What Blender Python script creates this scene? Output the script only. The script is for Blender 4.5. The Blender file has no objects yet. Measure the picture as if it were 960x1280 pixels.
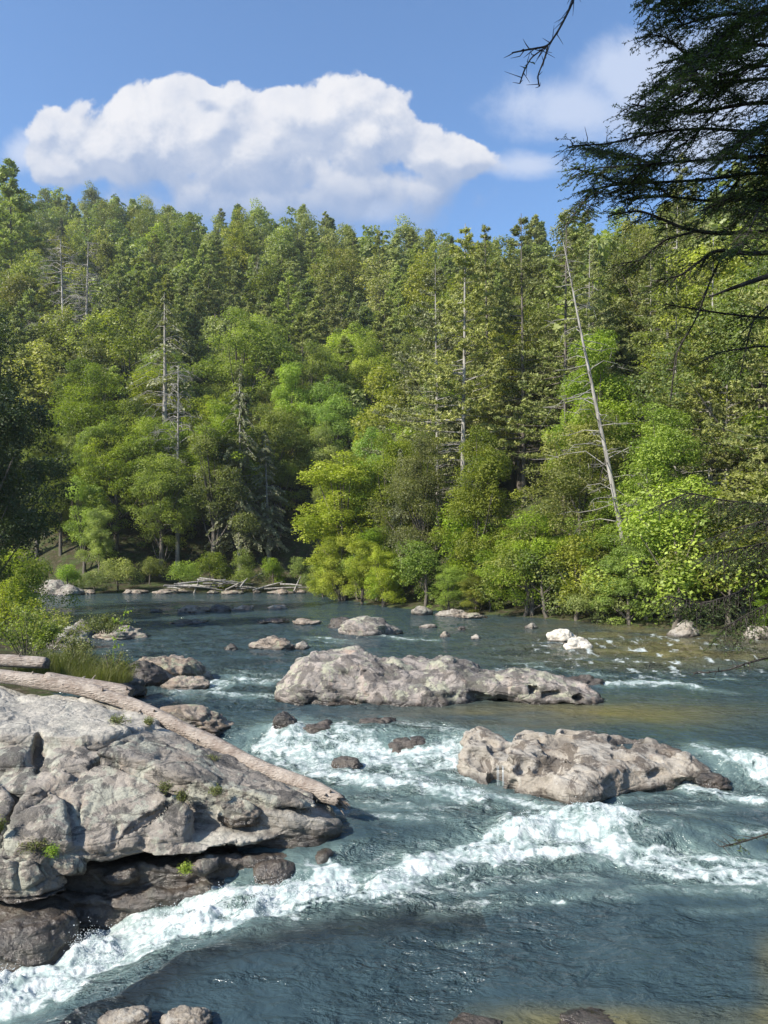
import bpy, math, random
import numpy as np
from mathutils import Vector

rnd = random.Random(7)
RS = np.random.RandomState(11)
scene = bpy.context.scene
COL = scene.collection
F = 925.0; CX = 480.0; HY = 690.0; CZ = 4.5      # focal length in photo pixels, horizon row, eye height above the upper pool

# ------------------------------------------------------------------ numeric helpers
_T = np.random.RandomState(3).permutation(256).astype(np.int64)
_T = np.concatenate([_T, _T])
_VAL = np.random.RandomState(5).rand(512).astype(np.float32) * 2 - 1

def vnoise(p, seed=0):
    p = np.asarray(p, dtype=np.float32)
    q = np.floor(p).astype(np.int64)
    f = p - q
    f = f * f * f * (f * (f * 6 - 15) + 10)
    ix, iy, iz = q[..., 0] & 255, q[..., 1] & 255, (q[..., 2] + seed * 37) & 255
    ix1, iy1, iz1 = (ix + 1) & 255, (iy + 1) & 255, (iz + 1) & 255
    def h(a, b, c): return _VAL[_T[(_T[(_T[a] + b) & 255] + c) & 255]]
    fx, fy, fz = f[..., 0], f[..., 1], f[..., 2]
    a = h(ix, iy, iz) * (1 - fx) + h(ix1, iy, iz) * fx
    b = h(ix, iy1, iz) * (1 - fx) + h(ix1, iy1, iz) * fx
    c = h(ix, iy, iz1) * (1 - fx) + h(ix1, iy, iz1) * fx
    d = h(ix, iy1, iz1) * (1 - fx) + h(ix1, iy1, iz1) * fx
    return (a * (1 - fy) + b * fy) * (1 - fz) + (c * (1 - fy) + d * fy) * fz

def fbm(p, octv=4, seed=0, gain=.5):
    p = np.asarray(p, dtype=np.float32)
    s = np.zeros(p.shape[:-1], np.float32); a = 1.0; t = 0
    for o in range(octv):
        s += a * vnoise(p, seed + o); t += a; a *= gain; p = p * 2.03 + 17.3
    return s / t

def ridged(p, octv=4, seed=0):
    p = np.asarray(p, dtype=np.float32)
    s = np.zeros(p.shape[:-1], np.float32); a = 1.0; t = 0
    for o in range(octv):
        s += a * (1 - np.abs(vnoise(p, seed + o)) * 2); t += a; a *= .5; p = p * 2.07 + 9.1
    return s / t

def sstep(a, b, x):
    t = np.clip((x - a) / (b - a), 0, 1)
    return t * t * (3 - 2 * t)

def P3(x, y, z=None): return np.stack([x, y, np.zeros_like(x) if z is None else z], -1)

def wp(px, py, z=0.0):
    """pixel row/column on a level at height z -> X, Y"""
    Y = (CZ - z) * F / (py - HY)
    return ((px - CX) * Y / F, Y)
def wd(px, py, Y):
    """pixel at distance Y -> point"""
    return ((px - CX) * Y / F, Y, CZ + (HY - py) * Y / F)

def seg_dist(X, Y, pts):
    """distance to polyline, along-length, signed side, all per point"""
    best = np.full(X.shape, 1e9, np.float32); along = np.zeros(X.shape, np.float32); side = np.zeros(X.shape, np.float32); ti = np.zeros(X.shape, np.float32)
    L = 0
    for i in range(len(pts) - 1):
        ax, ay = pts[i][:2]; bx, by = pts[i + 1][:2]
        dx, dy = bx - ax, by - ay; l2 = dx * dx + dy * dy + 1e-9; l = math.sqrt(l2)
        t = np.clip(((X - ax) * dx + (Y - ay) * dy) / l2, 0, 1)
        ex, ey = X - (ax + t * dx), Y - (ay + t * dy)
        d = np.sqrt(ex * ex + ey * ey)
        m = d < best
        best = np.where(m, d, best); along = np.where(m, L + t * l, along)
        side = np.where(m, np.sign(dx * ey - dy * ex), side); ti = np.where(m, i + t, ti)
        L += l
    return best, along, side, ti

def in_poly(X, Y, poly):
    ins = np.zeros(X.shape, bool); n = len(poly); j = n - 1
    for i in range(n):
        xi, yi = poly[i]; xj, yj = poly[j]
        c = ((yi > Y) != (yj > Y)) & (X < (xj - xi) * (Y - yi) / ((yj - yi) + 1e-12) + xi)
        ins ^= c; j = i
    return ins

# ------------------------------------------------------------------ blender helpers
def mesh_np(name, V, Q, smooth=False, attrs=None, T=None):
    me = bpy.data.meshes.new(name)
    V = np.asarray(V, np.float32); nq = 0 if Q is None else len(Q); nt = 0 if T is None else len(T)
    me.vertices.add(len(V)); me.vertices.foreach_set('co', V.ravel())
    idx = []
    if nq: idx.append(np.asarray(Q, np.int32).ravel())
    if nt: idx.append(np.asarray(T, np.int32).ravel())
    idx = np.concatenate(idx)
    me.loops.add(len(idx)); me.loops.foreach_set('vertex_index', idx)
    st = np.concatenate([np.arange(nq) * 4, nq * 4 + np.arange(nt) * 3]).astype(np.int32)
    me.polygons.add(nq + nt); me.polygons.foreach_set('loop_start', st)
    me.polygons.foreach_set('use_smooth', np.full(nq + nt, smooth, bool))
    if attrs:
        for k, v in attrs.items():
            a = me.attributes.new(k, 'FLOAT', 'POINT'); a.data.foreach_set('value', np.asarray(v, np.float32).ravel())
    me.update(calc_edges=True)
    return me

def link(name, me, mat=None, parent=None, loc=None):
    o = bpy.data.objects.new(name, me); COL.objects.link(o)
    if mat is not None and me is not None and len(me.materials) == 0: me.materials.append(mat)
    if parent is not None: o.parent = parent
    if loc is not None: o.location = loc
    return o

def tag(o, label=None, cat=None, group=None, kind=None):
    if label: o['label'] = label
    if cat: o['category'] = cat
    if group: o['group'] = group
    if kind: o['kind'] = kind
    return o

def empty(name, loc, label=None, cat=None, group=None):
    o = bpy.data.objects.new(name, None); COL.objects.link(o); o.location = loc; o.empty_display_size = .2
    return tag(o, label, cat, group)

class Geo:
    """collects quads / tris with a tint per vertex"""
    def __init__(s): s.V = []; s.Q = []; s.A = []; s.n = 0
    def add(s, V, Q, tint=0.5):
        V = np.asarray(V, np.float32)
        s.V.append(V); s.Q.append(np.asarray(Q, np.int64) + s.n); s.n += len(V)
        s.A.append(np.broadcast_to(np.asarray(tint, np.float32), (len(V),)).copy())
    def mesh(s, name, smooth=False):
        return mesh_np(name, np.concatenate(s.V), np.concatenate(s.Q), smooth, {'tint': np.concatenate(s.A)})

def tube(g, pts, rad, sides=6, tint=0.5):
    pts = np.asarray(pts, np.float32); n = len(pts)
    rad = np.broadcast_to(np.asarray(rad, np.float32), (n,))
    tan = np.gradient(pts, axis=0); tan /= np.linalg.norm(tan, axis=1, keepdims=True) + 1e-9
    ref = np.array([0.31, 0.17, 1.0]) if abs(tan[0][2]) < .8 * np.linalg.norm(tan[0]) else np.array([1.0, .2, .1])
    u = np.cross(tan, ref); u /= np.linalg.norm(u, axis=1, keepdims=True) + 1e-9
    v = np.cross(tan, u)
    a = np.arange(sides) * 2 * math.pi / sides
    ring = pts[:, None, :] + rad[:, None, None] * (np.cos(a)[None, :, None] * u[:, None, :] + np.sin(a)[None, :, None] * v[:, None, :])
    V = ring.reshape(-1, 3)
    i = np.arange(n - 1)[:, None] * sides; j = np.arange(sides)[None, :]; j1 = (j + 1) % sides
    Q = np.stack([i + j, i + j1, i + sides + j1, i + sides + j], -1).reshape(-1, 4)
    g.add(V, Q, tint)

def leaves(g, C, N, size, aspect, tint, rs, axis=None):
    """rhombic leaf faces: centres, normals, length, width ratio"""
    n = len(C); C = np.asarray(C, np.float32)
    N = N / (np.linalg.norm(N, axis=1, keepdims=True) + 1e-9)
    r = rs.randn(n, 3) if axis is None else axis
    U = r - N * np.sum(r * N, 1, keepdims=True); U /= np.linalg.norm(U, axis=1, keepdims=True) + 1e-9
    W = np.cross(N, U)
    s = np.broadcast_to(np.asarray(size, np.float32), (n,))[:, None] * .5
    w = s * aspect
    V = np.stack([C - U * s, C + W * w - U * s * .1, C + U * s, C - W * w - U * s * .1], 1).reshape(-1, 3)
    Q = np.arange(n * 4).reshape(-1, 4)
    t = np.broadcast_to(np.asarray(tint, np.float32), (n,))
    g.add(V, Q, np.repeat(t, 4))

# ------------------------------------------------------------------ materials
class NT:
    def __init__(s, tree): s.t = tree; s.n = tree.nodes; s.l = tree.links
    def node(s, typ, **kw):
        nd = s.n.new(typ)
        for k, v in kw.items(): setattr(nd, k, v)
        return nd
    def set(s, sock, v):
        if hasattr(v, 'is_output') or isinstance(v, bpy.types.NodeSocket): s.l.new(v, sock)
        else: sock.default_value = v
    def math(s, op, a, b=None, c=None, clamp=False):
        nd = s.node('ShaderNodeMath', operation=op, use_clamp=clamp); s.set(nd.inputs[0], a)
        if b is not None: s.set(nd.inputs[1], b)
        if c is not None: s.set(nd.inputs[2], c)
        return nd.outputs[0]
    def vmath(s, op, a, b=None, sc=None):
        nd = s.node('ShaderNodeVectorMath', operation=op); s.set(nd.inputs[0], a)
        if b is not None: s.set(nd.inputs[1], b)
        if sc is not None: s.set(nd.inputs['Scale'], sc)
        return nd.outputs['Value'] if op in ('DISTANCE', 'LENGTH', 'DOT_PRODUCT') else nd.outputs[0]
    def mix(s, f, a, b, blend='MIX'):
        nd = s.node('ShaderNodeMix', data_type='RGBA', blend_type=blend); s.set(nd.inputs[0], f)
        s.set(nd.inputs[6], a if not isinstance(a, tuple) else (*a, 1)[:4]); s.set(nd.inputs[7], b if not isinstance(b, tuple) else (*b, 1)[:4])
        return nd.outputs[2]
    def ramp(s, v, a, b, lo=0.0, hi=1.0, smooth=True):
        nd = s.node('ShaderNodeMapRange', interpolation_type='SMOOTHSTEP' if smooth else 'LINEAR'); nd.clamp = True
        s.set(nd.inputs[0], v); s.set(nd.inputs[1], a); s.set(nd.inputs[2], b); s.set(nd.inputs[3], lo); s.set(nd.inputs[4], hi)
        return nd.outputs[0]
    def noise(s, vec, scale, detail=4, rough=.55, dist=0.0):
        nd = s.node('ShaderNodeTexNoise'); s.set(nd.inputs['Vector'], vec); nd.inputs['Scale'].default_value = scale
        nd.inputs['Detail'].default_value = detail; nd.inputs['Roughness'].default_value = rough; nd.inputs['Distortion'].default_value = dist
        return nd.outputs[0]
    def vor(s, vec, scale, feat='F1', rand=1.0):
        nd = s.node('ShaderNodeTexVoronoi', feature=feat); s.set(nd.inputs['Vector'], vec); nd.inputs['Scale'].default_value = scale
        nd.inputs['Randomness'].default_value = rand
        return nd.outputs['Distance']
    def scale(s, vec, x, y, z):
        return s.vmath('MULTIPLY', vec, (x, y, z))
    def attr(s, name): return s.node('ShaderNodeAttribute', attribute_name=name).outputs['Fac']
    def pos(s): return s.node('ShaderNodeNewGeometry').outputs['Position']
    def bump(s, h, strength, dist, normal=None):
        nd = s.node('ShaderNodeBump'); s.set(nd.inputs['Strength'], strength); nd.inputs['Distance'].default_value = dist
        s.set(nd.inputs['Height'], h)
        if normal is not None: s.l.new(normal, nd.inputs['Normal'])
        return nd.outputs[0]

def new_mat(name):
    m = bpy.data.materials.new(name); m.use_nodes = True; m.node_tree.nodes.clear()
    t = NT(m.node_tree); out = t.node('ShaderNodeOutputMaterial')
    return m, t, out

def principled(t, out, color, rough, normal=None, spec=.5, **kw):
    b = t.node('ShaderNodeBsdfPrincipled'); t.set(b.inputs['Base Color'], color if not isinstance(color, tuple) else (*color, 1)[:4])
    t.set(b.inputs['Roughness'], rough); t.set(b.inputs['Specular IOR Level'], spec)
    if normal is not None: t.l.new(normal, b.inputs['Normal'])
    for k, v in kw.items(): t.set(b.inputs[k], v)
    if out is not None: t.l.new(b.outputs[0], out.inputs[0])
    return b

def leaf_mat(name, c1, c2, trans=.35, var=.25, rough=.5, spec=.35):
    m, t, out = new_mat(name)
    tint = t.attr('tint')
    oi = t.node('ShaderNodeObjectInfo').outputs['Random']
    col = t.mix(tint, c1, c2)
    hs = t.node('ShaderNodeHueSaturation')
    t.set(hs.inputs['Hue'], t.ramp(oi, 0, 1, .5 - var * .08, .5 + var * .035, False))
    t.set(hs.inputs['Saturation'], t.ramp(t.math('FRACT', t.math('MULTIPLY', oi, 7.3)), 0, 1, 1 - var * .7, 1.0 + var * .15, False))
    t.set(hs.inputs['Value'], t.ramp(t.math('FRACT', t.math('MULTIPLY', oi, 13.7)), 0, 1, 1 - var, 1 + var, False))
    t.l.new(col, hs.inputs['Color'])
    b = principled(t, None, hs.outputs[0], rough, spec=spec)
    tr = t.node('ShaderNodeBsdfTranslucent')
    hs2 = t.node('ShaderNodeMix', data_type='RGBA', blend_type='MULTIPLY'); hs2.inputs[0].default_value = 1
    t.l.new(hs.outputs[0], hs2.inputs[6]); hs2.inputs[7].default_value = (1.5, 1.7, .55, 1)
    t.l.new(hs2.outputs[2], tr.inputs[0])
    mx = t.node('ShaderNodeMixShader'); mx.inputs[0].default_value = trans
    t.l.new(b.outputs[0], mx.inputs[1]); t.l.new(tr.outputs[0], mx.inputs[2]); t.l.new(mx.outputs[0], out.inputs[0])
    return m

def bark_mat(name, c1, c2, sc=6.0):
    m, t, out = new_mat(name)
    p = t.node('ShaderNodeTexCoord').outputs['Object']
    n = t.noise(t.scale(p, 1, 1, .25), sc, 5, .65)
    col = t.mix(t.ramp(n, .35, .65), c1, c2)
    principled(t, out, col, .85, t.bump(n, .6, .05), .2)
    return m

M = {}
M['leaf_broad'] = leaf_mat('broadleaf_foliage', (.110, .155, .020), (.30, .345, .045), .42, .36)
M['leaf_far'] = leaf_mat('hillside_foliage', (.110, .140, .028), (.28, .295, .060), .35, .40)
M['leaf_yellow'] = leaf_mat('yellow_green_foliage', (.21, .25, .02), (.42, .44, .06), .40, .06)
M['leaf_pine'] = leaf_mat('pine_needles', (.15, .18, .048), (.33, .355, .10), .25, .25, .6)
M['leaf_hemlock'] = leaf_mat('pale_hemlock_needles', (.16, .175, .085), (.30, .30, .17), .2, .2, .6)
M['leaf_shrub'] = leaf_mat('shrub_leaves', (.13, .20, .022), (.32, .42, .05), .40, .25)
M['leaf_grass'] = leaf_mat('grass_blades', (.08, .11, .025), (.20, .20, .06), .3, .2)
M['leaf_shaded'] = leaf_mat('painted_shade_foliage', (.028, .045, .014), (.06, .085, .02), .25, .15)  # shade of the left-bank trees is put into this darker leaf colour
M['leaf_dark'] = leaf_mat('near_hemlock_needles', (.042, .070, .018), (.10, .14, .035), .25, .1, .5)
M['bark'] = bark_mat('grey_brown_bark', (.07, .058, .046), (.16, .14, .115))
M['bark_pale'] = bark_mat('pale_bark', (.17, .155, .135), (.36, .335, .30), 4)
M['bark_white'] = bark_mat('bleached_dead_wood', (.30, .28, .25), (.50, .47, .43), 4)
M['bark_dark'] = bark_mat('dark_bark', (.018, .015, .012), (.06, .052, .045), 14)

# bleached driftwood
m, t, out = new_mat('driftwood'); p = t.node('ShaderNodeTexCoord').outputs['Object']
n1 = t.noise(p, 3, 6, .65); n2 = t.noise(t.scale(p, 1.0, 5.0, 5.0), 6, 5, .7)
c = t.mix(t.ramp(n1, .35, .68), (.38, .325, .275), (.24, .19, .155)); c = t.mix(t.ramp(n2, .52, .72), c, (.50, .44, .38))
c = t.mix(t.ramp(t.noise(p, 13, 3, .6), .62, .74), c, (.16, .11, .085))
principled(t, out, c, .8, t.bump(t.math('ADD', n2, t.math('MULTIPLY', t.vor(t.scale(p, .8, 7, 7), 3, 'DISTANCE_TO_EDGE'), 1.2)), 1.0, .05), .2); M['drift'] = m

def rock_mat(name, base, alt, lichen, dark, lich_amt=.5, dark_amt=.5, red=(.26, .185, .13)):
    m, t, out = new_mat(name); p = t.pos()
    wet = t.attr('wet')
    big = t.noise(p, .55, 4, .6, .4); med = t.noise(p, 2.3, 6, .65, .3); fine = t.noise(p, 11, 6, .7); grain = t.noise(p, 55, 3, .6)
    c = t.mix(t.ramp(big, .38, .62), base, alt)
    c = t.mix(t.ramp(med, .40, .70, 0, .6), c, tuple(x * .62 for x in base))
    c = t.mix(t.ramp(t.noise(p, 1.3, 5, .6, 1.0), .56, .72, 0, .5), c, red)
    lz = t.math('ADD', t.noise(p, 1.7, 7, .72, .6), t.math('MULTIPLY', t.vor(p, 7), -.10))
    c = t.mix(t.ramp(lz, .475 - .12 * (lich_amt - .5), .51 - .12 * (lich_amt - .5), 0, .75), c, lichen)
    dz = t.noise(t.vmath('ADD', p, (31.0, 7.0, 3.0)), 1.5, 9, .70, .9)
    c = t.mix(t.ramp(dz, .535 - .14 * (dark_amt - .5), .585 - .14 * (dark_amt - .5), 0, .8), c, dark)
    c = t.mix(t.ramp(t.attr('pale'), 0, 1, 0, .75), c, t.mix(t.ramp(med, .4, .65), (.48, .445, .38), (.37, .345, .295)))
    c = t.mix(t.ramp(fine, .35, .72, 0, .55), c, t.mix(.5, c, (.03, .028, .025)))
    c = t.mix(t.ramp(grain, .5, .75, 0, .30), c, (.45, .42, .38))
    nz = t.node('ShaderNodeSeparateXYZ'); t.l.new(t.node('ShaderNodeNewGeometry').outputs['Normal'], nz.inputs[0])
    cr = t.vor(t.vmath('ADD', t.scale(p, 1, 1, 2.2), t.vmath('SCALE', t.node('ShaderNodeTexNoise').outputs['Color'], sc=.25)), .9, 'DISTANCE_TO_EDGE')
    c = t.mix(t.ramp(wet, 0.05, .95, 0, .85), c, t.mix(t.ramp(med, .4, .6), (.022, .018, .015), (.062, .046, .034)))
    h = t.math('ADD', t.math('MULTIPLY', med, 1.0), t.math('MULTIPLY', fine, .45))
    h = t.math('ADD', h, t.math('MULTIPLY', grain, .08))
    strat = t.noise(t.scale(p, .7, .9, 6.0), 2.0, 5, .6, .5)
    h = t.math('ADD', h, t.math('MULTIPLY', strat, .6))
    h = t.math('ADD', h, t.math('MULTIPLY', t.ramp(cr, 0, .05), .18))
    principled(t, out, c, t.ramp(wet, 0, 1, .85, .22), t.bump(h, .8, .10), t.ramp(wet, 0, 1, .25, .6))
    return m

M['rock'] = rock_mat('grey_lichened_rock', (.235, .205, .17), (.33, .29, .245), (.35, .35, .28), (.065, .06, .055), .62, .72)
M['rock_mid'] = rock_mat('lichened_boulder_rock', (.22, .20, .18), (.36, .31, .27), (.35, .35, .25), (.085, .075, .068), .60, .85, (.40, .27, .19))
M['rock_tan'] = rock_mat('tan_sculpted_rock', (.29, .25, .20), (.37, .335, .285), (.38, .35, .30), (.075, .058, .045), .35, .62, (.24, .15, .10))
M['rock_pale'] = rock_mat('pale_dry_rock', (.62, .56, .46), (.70, .65, .56), (.62, .6, .5), (.3, .26, .2), .3, .2)
M['rock_dark'] = rock_mat('dark_wet_rock', (.09, .075, .065), (.14, .12, .10), (.12, .12, .09), (.03, .028, .026), .3, .6, (.13, .08, .05))
M['rock_bank'] = rock_mat('weathered_brown_rock', (.26, .20, .15), (.34, .29, .24), (.28, .29, .2), (.07, .06, .05), .4, .55, (.28, .17, .10))

m, t, out = new_mat('ground'); p = t.pos(); n = t.noise(p, .8, 6, .6)
c = t.mix(t.ramp(n, .35, .65), (.045, .038, .022), (.05, .07, .022)); c = t.mix(t.ramp(t.noise(p, 3, 5, .6), .5, .7), c, (.10, .08, .055))
principled(t, out, c, .95, t.bump(n, .8, .3), .1); M['ground'] = m

# ------------------------------------------------------------------ river levels
RIVER = [(-45, 2), (-24, 5.5), (-8, 7.3), (-4, 7.5), (0, 7.4), (5, 7.2), (12, 5.5), (30, 2), (31, 12), (24, 22), (20.8, 31), (19.8, 38), (17, 42), (11.6, 49), (4.8, 55.5), (0.5, 60),
         (-2.9, 67), (-4.2, 75), (-2.5, 80), (-5, 83), (-15, 82), (-25, 82.5), (-33, 80), (-45, 82), (-80, 88), (-140, 95), (-140, 72), (-80, 66), (-40, 61), (-29, 56),
         (-23.5, 49), (-19.5, 42), (-14.5, 34), (-11.2, 27), (-9.6, 22), (-9.6, 17), (-10, 12.5), (-16, 11.2), (-45, 10)]
HUMP_EDGE = [wp(*q, -.95) for q in [(640, 1118), (440, 1133), (295, 1160), (215, 1178), (160, 1208), (120, 1232), (75, 1250), (30, 1280), (-120, 1380)]]

def wlevel(X, Y):
    led = np.interp(X, [-6, -3, 0, 2, 5, 7, 10, 16], [19.6, 19.3, 19.0, 18.6, 17.4, 17.0, 16.3, 15])
    z = -.55 * sstep(.15, 1.5, led - Y)
    z = z - .40 * sstep(0, 1, (np.interp(X, [-3, 0, 2, 5, 9], [13.8, 13.8, 14.4, 14.6, 14.2]) - Y) / 2.2)
    d, al, side, ti = seg_dist(X, Y, HUMP_EDGE)
    sd = d * side                                    # positive on the near side of the edge
    prog = sstep(0.2, 4.6, -1.2 - X)
    ch = np.where(sd < 0, 1.0, 1 - sstep(0, .45, sd)) * sstep(13.8, 12.3, Y)
    z = z - .80 * prog * ch
    return z, sd

# ------------------------------------------------------------------ terrain
def ground_z(X, Y):
    ins = in_poly(X, Y, RIVER)
    d, *_ = seg_dist(X, Y, RIVER + RIVER[:1])
    lev, _ = wlevel(X, Y)
    u = X / np.maximum(Y, 1.0)
    cap = np.interp(u, [-1.2, -.6, -.45, -.2, 0, .2, .35, .6, 1.5], [120, 158, 150, 106, 88, 76, 64, 58, 50])
    far = sstep(30, 60, Y)
    d0 = 7 + 6 * fbm(P3(X * .03, Y * .03), 2, 4)
    up = .16 * np.minimum(d, d0) + .75 * np.maximum(d - d0, 0)
    leftmask = (X < -9) & (Y < 75)
    up = np.where(leftmask, .10 * np.minimum(d, 9) + .52 * np.maximum(d - 9, 0), up)
    cap2 = np.where(leftmask, 42, cap * far + 22 * (1 - far))
    nearb = (Y < 9.0) & (X < 28)
    up = np.where(nearb, .62 * d, up); cap2 = np.where(nearb, 3.8, cap2)
    up = cap2 * (1 - np.exp(-up / np.maximum(cap2, 1e-3))) * .35 + .65 * np.minimum(up, cap2)
    out = lev + up + (fbm(P3(X * .05, Y * .05), 3, 9) * 3.0) * sstep(12, 40, d) * far
    return np.where(ins, lev - .12 - np.minimum(.45 * d, 2.2), out)

def build_ground():
    gx = np.concatenate([-np.geomspace(60, 700, 40)[::-1], np.linspace(-59, 59, 200), np.geomspace(60, 700, 40)])
    gy = np.concatenate([-np.geomspace(10, 500, 20)[::-1], np.linspace(-9, 99, 190), np.geomspace(100, 900, 90)])
    X, Y = np.meshgrid(gx, gy); Z = ground_z(X, Y) + .08 * fbm(P3(X * 1.3, Y * 1.3), 3, 2)
    ny, nx = X.shape; I = np.arange(nx * ny).reshape(ny, nx)
    Q = np.stack([I[:-1, :-1], I[:-1, 1:], I[1:, 1:], I[1:, :-1]], -1).reshape(-1, 4)
    me = mesh_np('ground', np.stack([X, Y, Z], -1).reshape(-1, 3), Q, True)
    tag(link('ground', me, M['ground']), kind='structure')

# ------------------------------------------------------------------ water
# foam strokes: photo pixels along the streak, half width px, strength
FOAM = [
 ([(420, 1010), (520, 1022), (610, 1035)], 10, .50), ([(380, 995), (460, 1002), (560, 1012)], 10, .55), ([(560, 1050), (500, 1065), (450, 1085)], 9, .5), ([(780, 1118), (700, 1122), (620, 1130), (540, 1140)], 10, .50),
 ([(960, 1118), (880, 1116), (800, 1112)], 9, .6), ([(800, 1060), (860, 1050), (930, 1062)], 7, .5), ([(760, 1000), (820, 995), (870, 1000)], 6, .5), ([(600, 1080), (560, 1100), (520, 1112)], 10, .6), ([(470, 935), (520, 975), (600, 1010)], 8, .7),
 ([(355, 925), (400, 940), (470, 952), (540, 958), (575, 962)], 22, 1.0), ([(350, 955), (430, 972), (520, 985), (600, 998)], 16, .9),
 ([(345, 935), (385, 955), (440, 965)], 14, .8), ([(500, 968), (570, 985), (650, 1005), (700, 1020)], 14, .7), ([(430, 950), (520, 945), (572, 935)], 16, .8),
 ([(362, 905), (364, 922)], 7, .9), ([(428, 910), (440, 928)], 9, .8), ([(500, 905), (560, 912), (585, 925)], 10, .55), ([(440, 908), (500, 912)], 4, .4),
 ([(960, 958), (915, 948), (872, 934)], 9, 1.0), ([(1040, 965), (960, 965)], 14, .9), ([(1050, 1005), (960, 1000), (905, 995), (862, 985)], 11, 1.0), ([(900, 1010), (820, 1012), (760, 1018)], 8, .5),
 ([(1100, 1105), (960, 1100), (880, 1096), (810, 1084), (750, 1062)], 20, 1.05), ([(960, 1082), (900, 1078), (850, 1072), (790, 1075)], 9, .85),
 ([(1040, 1085), (950, 1085)], 12, .6),
 ([(770, 1030), (720, 1035), (672, 1040), (640, 1052)], 23, 1.25), ([(760, 1062), (680, 1066), (590, 1072), (520, 1092), (470, 1108)], 22, 1.0),
 ([(650, 1040), (600, 1062), (540, 1080), (480, 1095)], 12, 1.0), ([(740, 1100), (640, 1100), (560, 1115), (500, 1120)], 13, .55), ([(640, 1120), (560, 1130), (480, 1128), (420, 1130)], 9, .5),
 ([(500, 1112), (440, 1122), (380, 1118), (330, 1118)], 15, 1.0), ([(430, 1090), (400, 1100), (350, 1112)], 10, .75),
 ([(400, 1108), (300, 1134), (220, 1154), (150, 1182), (90, 1210), (30, 1236), (-60, 1262)], 46, 1.5), ([(250, 1152), (140, 1200), (80, 1226), (0, 1256), (-60, 1290)], 34, 1.3),
 ([(300, 1116), (250, 1124), (200, 1138), (150, 1160), (110, 1185), (50, 1210), (0, 1225)], 20, 1.1), ([(90, 1236), (20, 1262), (-40, 1280)], 24, 1.2),
 ([(560, 1145), (600, 1135)], 3, .4), ([(690, 1124), (704, 1126)], 3, .9), ([(550, 1180), (602, 1174)], 3, .45), ([(860, 1140), (960, 1135)], 6, .35),
 ([(240, 862), (270, 856), (300, 848), (345, 852)], 7, .85), ([(260, 868), (310, 868), (352, 872)], 3.5, .7), ([(290, 838), (340, 843)], 3, .6), ([(220, 872), (260, 875)], 3, .5), ([(215, 838), (290, 842)], 2.0, .45),
 ([(455, 793), (500, 798), (540, 800)], 2.4, .8), ([(392, 797), (432, 800)], 2.2, .8), ([(380, 800), (440, 804)], 1.6, .6), ([(365, 806), (420, 808)], 1.4, .5),
 ([(760, 857), (800, 855), (850, 855), (868, 859)], 3.2, 1.15), ([(868, 860), (915, 866)], 3.0, .5), ([(740, 850), (775, 853)], 2, .6),
 ([(668, 834), (700, 838)], 2.2, .9), ([(716, 842), (765, 846)], 2.2, .7), ([(640, 828), (672, 830)], 1.6, .6), ([(820, 842), (840, 845)], 1.8, .6), ([(890, 848), (915, 850)], 2, .6),
 ([(820, 1000), (880, 1030), (960, 1045)], 6, .4), ([(930, 1050), (990, 1040)], 4, .8),
 ([(345, 985), (330, 975)], 6, .5), ([(405, 1085), (415, 1100)], 8, .7),
]
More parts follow.
